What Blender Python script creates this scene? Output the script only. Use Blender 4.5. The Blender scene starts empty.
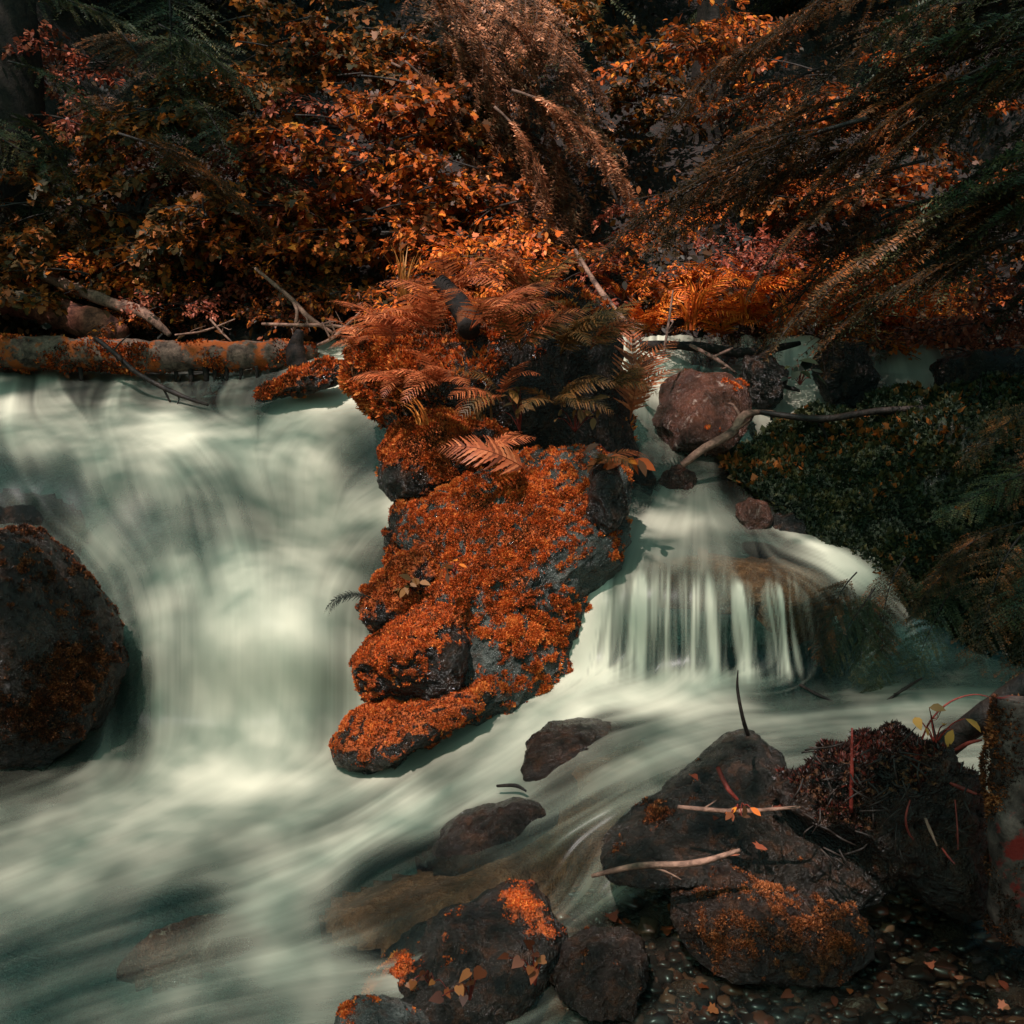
import bpy, bmesh, math, random
import numpy as np
from mathutils import Vector, Matrix

rng = np.random.default_rng(11)
random.seed(11)
SC = bpy.context.scene
COL = SC.collection

# ------------------------------------------------------------------ camera
CAM_H, PITCH, F = 1.5, math.radians(10), 1236.0
cam = bpy.data.cameras.new('camera')
cam.sensor_width = 36.0
cam.lens = 36.0 * F / 1024.0
cam.clip_start, cam.clip_end = 0.05, 2000
cam_o = bpy.data.objects.new('camera', cam)
cam_o.location = (0, 0, CAM_H)
cam_o.rotation_euler = (math.radians(90) - PITCH, 0, 0)
COL.objects.link(cam_o)
SC.camera = cam_o

# ------------------------------------------------------------------ light
SUN_DIR = np.array([-0.26, -0.44, 0.86]); SUN_DIR /= np.linalg.norm(SUN_DIR)   # towards the sun
sun_el = math.asin(SUN_DIR[2]); sun_az = math.atan2(SUN_DIR[0], SUN_DIR[1])
W = bpy.data.worlds.new('World'); SC.world = W; W.use_nodes = True
nt = W.node_tree; nt.nodes.clear()
sky = nt.nodes.new('ShaderNodeTexSky'); sky.sky_type = 'NISHITA'; sky.sun_disc = False
sky.sun_elevation = sun_el; sky.sun_rotation = sun_az
tint = nt.nodes.new('ShaderNodeMixRGB'); tint.blend_type = 'MULTIPLY'; tint.inputs[0].default_value = 1
tint.inputs[2].default_value = (0.64, 1.0, 0.66, 1)
bg = nt.nodes.new('ShaderNodeBackground'); bg.inputs[1].default_value = 0.15
wo = nt.nodes.new('ShaderNodeOutputWorld')
nt.links.new(sky.outputs[0], tint.inputs[1]); nt.links.new(tint.outputs[0], bg.inputs[0]); nt.links.new(bg.outputs[0], wo.inputs[0])
sl = bpy.data.lights.new('sun', 'SUN'); sl.energy = 5.0; sl.angle = math.radians(0.5); sl.color = (1.0, 0.92, 0.90)
so = bpy.data.objects.new('sun', sl); COL.objects.link(so)
so.rotation_euler = Vector(-SUN_DIR).to_track_quat('-Z', 'Y').to_euler()
SC.view_settings.view_transform = 'Standard'; SC.view_settings.look = 'None'
SC.view_settings.gamma = 1; SC.view_settings.exposure = 0.45
SC.cycles.max_bounces = 6; SC.cycles.diffuse_bounces = 3; SC.cycles.transparent_max_bounces = 12
SC.cycles.glossy_bounces = 2; SC.cycles.transmission_bounces = 3
SC.cycles.use_denoising = True

# ------------------------------------------------------------------ helpers
CP, SP = math.cos(PITCH), math.sin(PITCH)

def P(px, py, Y):
    """a point on the line of sight of a photograph pixel, Y metres in front of the camera"""
    px = np.asarray(px, float); py = np.asarray(py, float); Y = np.asarray(Y, float)
    a = (px - 512) / F; b = (512 - py) / F
    dy = CP + b * SP; dz = -SP + b * CP
    s = Y / dy
    return np.stack(np.broadcast_arrays(a * s, Y, CAM_H + dz * s), -1)

def Yz(py, z):
    b = (512 - py) / F
    return (z - CAM_H) / (-SP + b * CP) * (CP + b * SP)

def pix(V):
    """photograph pixel of world points"""
    V = np.asarray(V); d = V - np.array([0, 0, CAM_H])
    fw = d[..., 1] * CP - d[..., 2] * SP; up = d[..., 1] * SP + d[..., 2] * CP
    fw = np.maximum(fw, 1e-3)
    return 512 + F * d[..., 0] / fw, 512 - F * up / fw

def nrm(v):
    v = np.asarray(v, float)
    return v / np.maximum(np.linalg.norm(v, axis=-1, keepdims=True), 1e-9)

_perm = np.random.default_rng(3).permutation(256); _perm = np.concatenate([_perm, _perm, _perm])
_g3 = nrm(np.random.default_rng(4).normal(size=(256, 3)))
def perlin(p):
    p = np.asarray(p, float); i = np.floor(p).astype(int); f = p - i; i &= 255
    u = f * f * f * (f * (f * 6 - 15) + 10)
    out = 0
    for dx in (0, 1):
        wx = u[..., 0] if dx else 1 - u[..., 0]
        for dy in (0, 1):
            wy = u[..., 1] if dy else 1 - u[..., 1]
            for dz in (0, 1):
                wz = u[..., 2] if dz else 1 - u[..., 2]
                h = _perm[_perm[_perm[(i[..., 0] + dx)] + i[..., 1] + dy] + i[..., 2] + dz]
                g = _g3[h]
                out = out + wx * wy * wz * (g[..., 0] * (f[..., 0] - dx) + g[..., 1] * (f[..., 1] - dy) + g[..., 2] * (f[..., 2] - dz))
    return out
def fbm(p, oct=4, gain=0.5, lac=2.03):
    a, s, o = 1.0, 0, np.asarray(p, float)
    for _ in range(oct):
        s = s + a * perlin(o); a *= gain; o = o * lac + 17.3
    return s

def make_mesh(name, V, groups, mats, smooth=True, attrs=None):
    """groups: list of (faces array (n,k), material index)"""
    me = bpy.data.meshes.new(name)
    V = np.asarray(V, np.float32)
    me.vertices.add(len(V)); me.vertices.foreach_set('co', V.ravel())
    loops, starts, mi, off = [], [], [], 0
    for Fa, m in groups:
        Fa = np.asarray(Fa, np.int32)
        if Fa.size == 0: continue
        n, k = Fa.shape
        loops.append(Fa.ravel()); starts.append(off + np.arange(n) * k); mi.append(np.full(n, m)); off += n * k
    loops = np.concatenate(loops).astype(np.int32); starts = np.concatenate(starts).astype(np.int32); mi = np.concatenate(mi).astype(np.int32)
    me.loops.add(len(loops)); me.loops.foreach_set('vertex_index', loops)
    me.polygons.add(len(starts)); me.polygons.foreach_set('loop_start', starts)
    me.polygons.foreach_set('material_index', mi)
    me.polygons.foreach_set('use_smooth', np.full(len(starts), smooth, bool))
    for m in mats: me.materials.append(m)
    me.update(calc_edges=True)
    for k, a in (attrs or {}).items():
        at = me.attributes.new(k, 'FLOAT', 'POINT'); at.data.foreach_set('value', np.asarray(a, np.float32).ravel())
    return me

def link(name, me, parent=None, loc=None):
    o = bpy.data.objects.new(name, me); COL.objects.link(o)
    if parent is not None: o.parent = parent
    if loc is not None: o.location = [float(c) for c in loc]
    return o

def tag(o, label=None, cat=None, group=None, kind=None):
    if label: o['label'] = label
    if cat: o['category'] = cat
    if group: o['group'] = group
    if kind: o['kind'] = kind
    return o

def thing(name, loc, label, cat, group=None):
    return tag(link(name, None, None, loc), label, cat, group)

def basis(x, up):
    """matrix with local X along x and local Z near up"""
    x = Vector([float(c) for c in x]).normalized(); u = Vector([float(c) for c in up])
    y = u.cross(x)
    if y.length < 1e-4: y = Vector((0, 1, 0)).cross(x)
    y.normalize(); z = x.cross(y)
    return Matrix((x, y, z)).transposed().to_4x4()

def place(o, loc, x, up=(0, 0, 1), s=1.0):
    M = Matrix.Translation([float(c) for c in loc]) @ basis(x, up) @ Matrix.Diagonal((s, s, s, 1))
    if o.parent is not None: M = Matrix.Translation(-o.parent.location) @ M
    o.matrix_local = M
    return o

def tube(pts, rad, sides=7, noise=0.0, sub=4, seed=0):
    """verts, quads of a tapered tube along a smooth path"""
    pts = np.asarray(pts, float); rad = np.broadcast_to(np.asarray(rad, float), (len(pts),))
    t = np.linspace(0, len(pts) - 1, (len(pts) - 1) * sub + 1)
    i = np.clip(t.astype(int), 0, len(pts) - 2); f = (t - i)[:, None]
    p = lambda k: pts[np.clip(i + k, 0, len(pts) - 1)]
    C = 0.5 * (2 * p(0) + (p(1) - p(-1)) * f + (2 * p(-1) - 5 * p(0) + 4 * p(1) - p(2)) * f ** 2 + (3 * p(0) - p(-1) - 3 * p(1) + p(2)) * f ** 3)
    R = np.interp(t, np.arange(len(pts)), rad)
    T = nrm(np.gradient(C, axis=0))
    ref = np.array([0.31, 0.17, 0.93]); A = nrm(np.cross(T, ref)); B = np.cross(T, A)
    th = np.linspace(0, 2 * np.pi, sides, endpoint=False)
    V = C[:, None] + R[:, None, None] * (np.cos(th)[None, :, None] * A[:, None] + np.sin(th)[None, :, None] * B[:, None])
    if noise:
        n = fbm(V * 9 + seed * 7.1, 4)[..., None]
        V = V + (V - C[:, None]) * n * noise
    m = len(C); V = V.reshape(-1, 3)
    a = np.arange(m - 1)[:, None] * sides + np.arange(sides)[None]
    b = np.arange(m - 1)[:, None] * sides + (np.arange(sides)[None] + 1) % sides
    Q = np.stack([a, b, b + sides, a + sides], -1).reshape(-1, 4)
    # end caps as centre fans
    V = np.vstack([V, C[0] - T[0] * R[0] * .15, C[-1] + T[-1] * R[-1] * .15]); n0 = len(V) - 2
    k = np.arange(sides); k1 = (k + 1) % sides
    c0 = np.stack([np.full(sides, n0), k1, k], -1); e = (m - 1) * sides
    c1 = np.stack([np.full(sides, n0 + 1), e + k, e + k1], -1)
    return V, Q, np.vstack([c0, c1])

class Bag:
    """collects pieces of ONE mesh"""
    def __init__(s): s.V, s.G, s.A, s.n = [], [], [], 0
    def add(s, V, faces, m=0, rnd=None):
        V = np.asarray(V, float).reshape(-1, 3)
        for Fa in (faces if isinstance(faces, (list, tuple)) else [faces]): s.G.append((np.asarray(Fa) + s.n, m))
        s.V.append(V); s.A.append(np.full(len(V), 0.5) if rnd is None else np.broadcast_to(np.asarray(rnd, float), (len(V),))); s.n += len(V)
        return s
    def tube(s, pts, rad, m=0, **k):
        V, Q, T = tube(pts, rad, **k); return s.add(V, [Q, T], m, rng.random())
    def mesh(s, name, mats, smooth=True):
        return make_mesh(name, np.vstack(s.V), s.G, mats, smooth, {'rnd': np.concatenate(s.A)})

# ------------------------------------------------------------------ materials
def mat(name):
    m = bpy.data.materials.new(name); m.use_nodes = True; t = m.node_tree; t.nodes.clear()
    o = t.nodes.new('ShaderNodeOutputMaterial'); return m, t, o
def N(t, kind, **k):
    n = t.nodes.new(kind)
    for a, v in k.items(): setattr(n, a, v)
    return n
def ramp(t, stops, src=None):
    r = N(t, 'ShaderNodeValToRGB'); e = r.color_ramp.elements
    while len(e) < len(stops): e.new(0.5)
    for x, (p, c) in zip(e, stops): x.position = p; x.color = (*c, 1)
    if src is not None: t.links.new(src, r.inputs[0])
    return r
def noise_tex(t, scale, detail=4, rough=0.55, vec=None, dist=0.0):
    n = N(t, 'ShaderNodeTexNoise'); n.inputs['Scale'].default_value = scale; n.inputs['Detail'].default_value = detail
    n.inputs['Roughness'].default_value = rough; n.inputs['Distortion'].default_value = dist
    if vec is not None: t.links.new(vec, n.inputs['Vector'])
    return n
def mix(t, fac, a, b, mode='MIX'):
    n = N(t, 'ShaderNodeMixRGB', blend_type=mode)
    for i, v in ((0, fac), (1, a), (2, b)):
        if isinstance(v, bpy.types.NodeSocket): t.links.new(v, n.inputs[i])
        elif i == 0: n.inputs[0].default_value = v
        else: n.inputs[i].default_value = (*v, 1)
    return n.outputs[0]
def math_n(t, op, a, b=None, clamp=False):
    n = N(t, 'ShaderNodeMath', operation=op, use_clamp=clamp)
    for i, v in ((0, a), (1, b)):
        if v is None: continue
        if isinstance(v, bpy.types.NodeSocket): t.links.new(v, n.inputs[i])
        else: n.inputs[i].default_value = v
    return n.outputs[0]
def attr(t, name): return N(t, 'ShaderNodeAttribute', attribute_name=name)

def leaf_mat(name, stops, trans=0.35, rough=0.5, spec=0.3):
    m, t, o = mat(name)
    r = ramp(t, stops, attr(t, 'rnd').outputs['Fac'])
    oi = N(t, 'ShaderNodeObjectInfo')
    hsv = N(t, 'ShaderNodeHueSaturation'); t.links.new(r.outputs[0], hsv.inputs['Color'])
    v = math_n(t, 'MULTIPLY_ADD', oi.outputs['Random'], 0.6); v.node.inputs[2].default_value = 0.75
    t.links.new(v, hsv.inputs['Value'])
    p = N(t, 'ShaderNodeBsdfPrincipled'); p.inputs['Roughness'].default_value = rough
    p.inputs['Specular IOR Level'].default_value = spec
    tr = N(t, 'ShaderNodeBsdfTranslucent'); ms = N(t, 'ShaderNodeMixShader'); ms.inputs[0].default_value = trans
    t.links.new(hsv.outputs[0], p.inputs['Base Color']); t.links.new(hsv.outputs[0], tr.inputs[0])
    t.links.new(p.outputs[0], ms.inputs[1]); t.links.new(tr.outputs[0], ms.inputs[2]); t.links.new(ms.outputs[0], o.inputs[0])
    return m

def rock_mat(name, c_dark, c_light, moss_stops, rough=(0.08, 0.32), lichen=None, bump=0.6, rust=(0.075, 0.026, 0.010), speck=(0.11, 0.075, 0.05)):
    m, t, o = mat(name)
    g = N(t, 'ShaderNodeNewGeometry').outputs['Position']
    n1 = noise_tex(t, 7, 6, 0.62, g); n2 = noise_tex(t, 38, 5, 0.65, g); n3 = noise_tex(t, 130, 3, 0.6, g)
    c = ramp(t, [(0.3, c_dark), (0.7, c_light)], n1.outputs[0]).outputs[0]
    c = mix(t, 0.55, c, ramp(t, [(0.32, (0.12, 0.12, 0.12)), (0.7, (1.6, 1.5, 1.4))], n2.outputs[0]).outputs[0], 'MULTIPLY')
    ru = ramp(t, [(0.50, (0, 0, 0)), (0.66, (1, 1, 1))], noise_tex(t, 21, 6, 0.72, g, 0.5).outputs[0]).outputs[0]
    c = mix(t, math_n(t, 'MULTIPLY', ru, 0.55), c, rust)
    sp = ramp(t, [(0.60, (0, 0, 0)), (0.70, (1, 1, 1))], noise_tex(t, 210, 3, 0.7, g).outputs[0]).outputs[0]
    c = mix(t, math_n(t, 'MULTIPLY', sp, 0.35), c, speck)
    if lichen:
        l = ramp(t, [(0.60, (0, 0, 0)), (0.68, (1, 1, 1))], noise_tex(t, 16, 6, 0.7, g, 0.6).outputs[0])
        c = mix(t, l.outputs[0], c, lichen)
    mo = attr(t, 'moss').outputs['Fac']
    mb = math_n(t, 'ADD', mo, math_n(t, 'MULTIPLY_ADD', n2.outputs[0], 0.9)); mb.node.inputs[1].links[0].from_node.inputs[2].default_value = -0.45
    mf = ramp(t, [(0.42, (0, 0, 0)), (0.6, (1, 1, 1))], mb).outputs[0]
    mc = ramp(t, moss_stops, n3.outputs[0]).outputs[0]
    c = mix(t, mf, c, mc)
    p = N(t, 'ShaderNodeBsdfPrincipled'); t.links.new(c, p.inputs['Base Color']); p.inputs['Specular IOR Level'].default_value = 0.45
    ro = ramp(t, [(0.35, (rough[0],) * 3), (0.65, (rough[1],) * 3)], n2.outputs[0]).outputs[0]
    t.links.new(mix(t, mf, ro, (0.85, 0.85, 0.85)), p.inputs['Roughness'])
    h = math_n(t, 'ADD', math_n(t, 'MULTIPLY', n1.outputs[0], 1.0), math_n(t, 'ADD', math_n(t, 'MULTIPLY', n2.outputs[0], 0.5), math_n(t, 'MULTIPLY', n3.outputs[0], 0.25)))
    b = N(t, 'ShaderNodeBump'); b.inputs['Strength'].default_value = bump; b.inputs['Distance'].default_value = 0.05
    t.links.new(h, b.inputs['Height']); t.links.new(b.outputs[0], p.inputs['Normal'])
    t.links.new(p.outputs[0], o.inputs[0])
    return m

MOSS = [(0.25, (0.16, 0.022, 0.004)), (0.5, (0.42, 0.075, 0.010)), (0.75, (0.62, 0.15, 0.02))]
MOSS_DARK = [(0.25, (0.035, 0.012, 0.005)), (0.5, (0.11, 0.035, 0.010)), (0.75, (0.28, 0.08, 0.015))]
M_rock = rock_mat('wet_dark_rock', (0.004, 0.0035, 0.003), (0.021, 0.015, 0.011), MOSS, bump=1.0)
M_rock_dim = rock_mat('wet_brown_rock', (0.005, 0.003, 0.0025), (0.026, 0.013, 0.008), MOSS_DARK, bump=1.0)
M_rock_green = rock_mat('green_mossy_rock', (0.006, 0.007, 0.005), (0.030, 0.026, 0.018), [(0.25, (0.006, 0.009, 0.004)), (0.6, (0.022, 0.028, 0.010)), (0.8, (0.05, 0.04, 0.012))])
M_rock_red = rock_mat('reddish_rock', (0.026, 0.011, 0.008), (0.13, 0.047, 0.029), MOSS, lichen=(0.30, 0.21, 0.17), bump=1.0)
M_rock_brown = rock_mat('drowned_brown_rock', (0.065, 0.024, 0.013), (0.28, 0.105, 0.050), MOSS, bump=1.0)
M_rock_pale = rock_mat('grey_mossy_rock', (0.010, 0.012, 0.011), (0.085, 0.095, 0.085), MOSS, bump=1.0)
M_moss = leaf_mat('orange_moss', [(0, (0.022, 0.010, 0.004)), (0.22, (0.085, 0.026, 0.007)), (0.45, (0.30, 0.042, 0.008)), (0.75, (0.54, 0.088, 0.014)), (1, (0.66, 0.21, 0.045))], 0.25, 0.7, 0.15)
M_moss_dark = leaf_mat('brown_moss', [(0, (0.014, 0.007, 0.004)), (0.5, (0.060, 0.018, 0.007)), (0.85, (0.24, 0.055, 0.012)), (1, (0.42, 0.14, 0.05))], 0.2, 0.6, 0.3)
M_moss_green = leaf_mat('dark_green_moss', [(0, (0.004, 0.007, 0.003)), (0.7, (0.015, 0.022, 0.008)), (1, (0.050, 0.044, 0.013))], 0.2, 0.6, 0.3)
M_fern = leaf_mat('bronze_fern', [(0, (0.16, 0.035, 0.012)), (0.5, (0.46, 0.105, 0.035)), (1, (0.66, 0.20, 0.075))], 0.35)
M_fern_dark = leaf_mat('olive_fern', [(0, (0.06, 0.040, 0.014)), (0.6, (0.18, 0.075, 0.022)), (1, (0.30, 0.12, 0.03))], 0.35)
M_maple = leaf_mat('orange_leaf', [(0, (0.03, 0.018, 0.006)), (0.3, (0.12, 0.035, 0.008)), (0.6, (0.38, 0.070, 0.013)), (0.85, (0.64, 0.13, 0.02)), (1, (0.82, 0.28, 0.03))], 0.4)
M_maple_dark = leaf_mat('olive_leaf', [(0, (0.025, 0.022, 0.009)), (0.4, (0.085, 0.050, 0.015)), (0.7, (0.28, 0.080, 0.018)), (1, (0.58, 0.16, 0.02))], 0.4)
M_red = leaf_mat('russet_leaf', [(0, (0.10, 0.018, 0.010)), (0.6, (0.32, 0.065, 0.03)), (1, (0.55, 0.17, 0.09))], 0.35)
M_needle = leaf_mat('conifer_needle', [(0, (0.014, 0.022, 0.010)), (0.6, (0.048, 0.055, 0.022)), (1, (0.13, 0.085, 0.026))], 0.25)
M_needle_tan = leaf_mat('bronze_needle', [(0, (0.030, 0.018, 0.009)), (0.42, (0.17, 0.062, 0.027)), (0.75, (0.50, 0.19, 0.09)), (1, (0.78, 0.38, 0.22))], 0.3)
M_grass = leaf_mat('dry_grass', [(0, (0.25, 0.07, 0.012)), (0.6, (0.45, 0.14, 0.025)), (1, (0.60, 0.25, 0.06))], 0.3)
M_shade_canopy = leaf_mat('shade_canopy_leaf', [(0, (0.02, 0.025, 0.01)), (1, (0.06, 0.06, 0.02))], 0.15)

def bark_mat(name, a, b, moss=None, scale=1.0, amount=0.55, rough=0.8):
    m, t, o = mat(name)
    g = N(t, 'ShaderNodeNewGeometry').outputs['Position']
    n1 = noise_tex(t, 22 * scale, 6, 0.65, g, 0.4); n2 = noise_tex(t, 90 * scale, 4, 0.6, g)
    c = ramp(t, [(0.32, a), (0.68, b)], n1.outputs[0]).outputs[0]
    c = mix(t, 0.5, c, ramp(t, [(0.3, (0.3, 0.3, 0.3)), (0.7, (1.5, 1.5, 1.5))], n2.outputs[0]).outputs[0], 'MULTIPLY')
    if moss:
        l = ramp(t, [(amount, (0, 0, 0)), (amount + 0.06, (1, 1, 1))], noise_tex(t, 9, 5, 0.65, g).outputs[0])
        c = mix(t, l.outputs[0], c, moss)
    p = N(t, 'ShaderNodeBsdfPrincipled'); p.inputs['Roughness'].default_value = rough; p.inputs['Specular IOR Level'].default_value = 0.2; t.links.new(c, p.inputs['Base Color'])
    b_ = N(t, 'ShaderNodeBump'); b_.inputs['Strength'].default_value = 0.7; b_.inputs['Distance'].default_value = 0.012
    t.links.new(math_n(t, 'ADD', n1.outputs[0], math_n(t, 'MULTIPLY', n2.outputs[0], 0.4)), b_.inputs['Height'])
    t.links.new(b_.outputs[0], p.inputs['Normal']); t.links.new(p.outputs[0], o.inputs[0])
    return m
M_bark = bark_mat('dark_bark', (0.006, 0.0045, 0.004), (0.028, 0.018, 0.013))
M_twig = bark_mat('twig_bark', (0.05, 0.028, 0.02), (0.20, 0.11, 0.08))
M_twig_dark = bark_mat('dark_twig_bark', (0.010, 0.008, 0.007), (0.035, 0.022, 0.017), rough=0.5)
M_log = bark_mat('weathered_log', (0.018, 0.011, 0.008), (0.17, 0.105, 0.075), (0.26, 0.055, 0.010), amount=0.52)
M_log_red = bark_mat('reddish_log', (0.03, 0.010, 0.008), (0.30, 0.10, 0.06))
M_birch = bark_mat('peeling_bark', (0.012, 0.007, 0.006), (0.13, 0.085, 0.070), (0.16, 0.014, 0.010), scale=0.8, amount=0.55)
M_stem_red = bark_mat('red_stem', (0.06, 0.009, 0.007), (0.26, 0.035, 0.022), rough=0.45)
M_branch_pale = bark_mat('pale_branch', (0.035, 0.018, 0.013), (0.34, 0.18, 0.125))

# water: foam over a thin clear film
m, t, o = mat('flowing_water')
fo = math_n(t, 'POWER', attr(t, 'foam').outputs['Fac'], 1.7)
d = N(t, 'ShaderNodeBsdfDiffuse'); d.inputs[0].default_value = (0.64, 0.60, 0.46, 1)
tl = N(t, 'ShaderNodeBsdfTranslucent'); tl.inputs[0].default_value = (0.60, 0.62, 0.50, 1)
m1 = N(t, 'ShaderNodeMixShader'); m1.inputs[0].default_value = 0.22
t.links.new(d.outputs[0], m1.inputs[1]); t.links.new(tl.outputs[0], m1.inputs[2])
tp = N(t, 'ShaderNodeBsdfTransparent'); tp.inputs[0].default_value = (0.70, 0.82, 0.75, 1)
gl = N(t, 'ShaderNodeBsdfGlossy'); gl.inputs['Roughness'].default_value = 0.34
fr = N(t, 'ShaderNodeFresnel'); fr.inputs[0].default_value = 1.33
m2 = N(t, 'ShaderNodeMixShader'); t.links.new(fr.outputs[0], m2.inputs[0])
t.links.new(tp.outputs[0], m2.inputs[1]); t.links.new(gl.outputs[0], m2.inputs[2])
m3 = N(t, 'ShaderNodeMixShader'); t.links.new(fo, m3.inputs[0])
t.links.new(m2.outputs[0], m3.inputs[1]); t.links.new(m1.outputs[0], m3.inputs[2])
t.links.new(m3.outputs[0], o.inputs[0])
M_water = m

# ground: wet stream bed, forest litter
m, t, o = mat('forest_ground')
g = N(t, 'ShaderNodeNewGeometry').outputs['Position']
n1 = noise_tex(t, 5, 6, 0.65, g); n2 = noise_tex(t, 45, 5, 0.65, g)
bed = ramp(t, [(0.3, (0.006, 0.020, 0.018)), (0.7, (0.022, 0.060, 0.052))], n2.outputs[0]).outputs[0]
red = ramp(t, [(0.35, (0.030, 0.010, 0.007)), (0.52, (0.12, 0.032, 0.017)), (0.7, (0.36, 0.10, 0.045))], n1.outputs[0]).outputs[0]
lit = ramp(t, [(0.35, (0.010, 0.007, 0.005)), (0.55, (0.016, 0.008, 0.005)), (0.76, (0.07, 0.020, 0.007))], n2.outputs[0]).outputs[0]
c = mix(t, attr(t, 'shallow').outputs['Fac'], mix(t, attr(t, 'bank').outputs['Fac'], bed, lit), red)
p = N(t, 'ShaderNodeBsdfPrincipled'); t.links.new(c, p.inputs['Base Color'])
t.links.new(mix(t, attr(t, 'bank').outputs['Fac'], (0.3, 0.3, 0.3), (0.9, 0.9, 0.9)), p.inputs['Roughness'])
b = N(t, 'ShaderNodeBump'); b.inputs['Strength'].default_value = 0.8; b.inputs['Distance'].default_value = 0.03
t.links.new(math_n(t, 'ADD', n1.outputs[0], n2.outputs[0]), b.inputs['Height']); t.links.new(b.outputs[0], p.inputs['Normal'])
t.links.new(p.outputs[0], o.inputs[0])
M_ground = m
# ------------------------------------------------------------------ water surface
# control points (pixel x, pixel y, metres ahead); 'z' rows give the level instead
WC = [(-80,372,6.15),(100,372,6.1),(250,372,6.05),(350,345,6.3),(-80,408,5.55),(50,405,5.5),(150,410,5.45),(230,408,5.45),(300,405,5.35),(355,385,5.5),
 (-80,440,5.05),(0,440,5.0),(60,440,4.98),(150,440,5.0),(220,440,5.05),(300,435,5.12),(360,430,5.2),
 (60,480,4.75),(150,480,4.73),(230,490,4.73),(300,490,4.85),(360,480,4.95),(100,520,4.6),(200,520,4.58),(280,530,4.63),(330,540,4.66),(380,520,4.72),(390,560,4.6),
 (130,560,4.45),(200,565,4.38),(270,560,4.33),(330,565,4.42),(150,590,4.3),(220,590,4.2),(280,590,4.17),(340,590,4.25),
 (150,660,4.08),(220,660,4.03),(290,660,4.0),(350,650,4.05),(150,735,3.95),(220,740,3.92),(290,740,3.9),(350,735,3.95),
 (-80,660,4.2),(20,660,4.2),(-80,560,4.6),(20,560,4.6),(60,735,3.95),(-80,735,4.0),
 (580,570,4.1),(650,572,4.0),(720,572,4.0),(790,567,4.03),(850,582,4.1),(570,630,3.95),(650,630,3.9),(720,630,3.89),(800,630,3.93),(900,640,4.0),
 (560,680,3.86),(650,682,3.84),(750,685,3.84),(850,688,3.85),
 (610,530,4.3),(670,515,4.45),(740,520,4.45),(810,535,4.35),(640,490,4.6),(700,490,4.6),(760,495,4.65),(640,470,4.72),(720,470,4.75),
 (640,365,5.45),(640,455,4.88),(625,400,5.2),(780,350,5.95),(830,350,5.95),(910,370,5.75),(800,390,5.55),(850,390,5.55),(700,400,5.4),(900,395,5.5),(1000,395,5.5),(760,430,5.1)]
WCz = [(150,765,0),(230,770,0),(310,780,0),(0,790,-.02),(-80,800,-.02),(0,850,-.05),(150,850,-.03),(300,850,-.03),(400,800,.02),(0,920,-.1),(150,900,-.06),(230,905,-.07),(300,920,-.08),
 (0,1000,-.16),(150,1000,-.16),(300,1000,-.13),(-80,1090,-.22),(200,1090,-.2),(420,1090,-.2),(500,730,.17),(430,770,.07),(600,800,.17),(500,860,.06),(400,900,-.02),(350,930,-.07),(650,780,.2),(480,920,.0),
 (550,690,.24),(650,695,.25),(750,695,.25),(850,695,.26),(950,700,.27),(1100,710,.28),(600,715,.23),(700,730,.24),(800,740,.24),(900,745,.25),(1100,760,.2),
 (560,920,-.06),(650,920,-.07),(600,880,.0),(900,930,-.1),(1000,930,-.1),(900,1024,-.15),(650,1024,-.15),(1100,1000,-.1),(1100,1090,-.15),(800,1090,-.18)]
ctl = np.array(WC + [(x, y, float(Yz(y, z))) for x, y, z in WCz])
_c = ctl[:, :2] / 100.0
def _k(r): return r * r * np.log(np.maximum(r, 1e-6))
D = np.linalg.norm(_c[:, None] - _c[None], axis=-1)
n = len(_c); Q1 = np.hstack([np.ones((n, 1)), _c])
A = np.block([[_k(D) + 0.05 * np.eye(n), Q1], [Q1.T, np.zeros((3, 3))]])
_w = np.linalg.solve(A, np.concatenate([1 / ctl[:, 2], np.zeros(3)]))
def water_Y(px, py):
    sh = np.shape(px); q = np.stack([np.ravel(px), np.ravel(py)], -1) / 100.0
    out = np.empty(len(q))
    for i in range(0, len(q), 20000):
        qq = q[i:i + 20000]
        out[i:i + 20000] = _k(np.linalg.norm(qq[:, None] - _c[None], axis=-1)) @ _w[:n] + _w[n] + qq @ _w[n + 1:]
    return (1 / out).reshape(sh)

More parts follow.
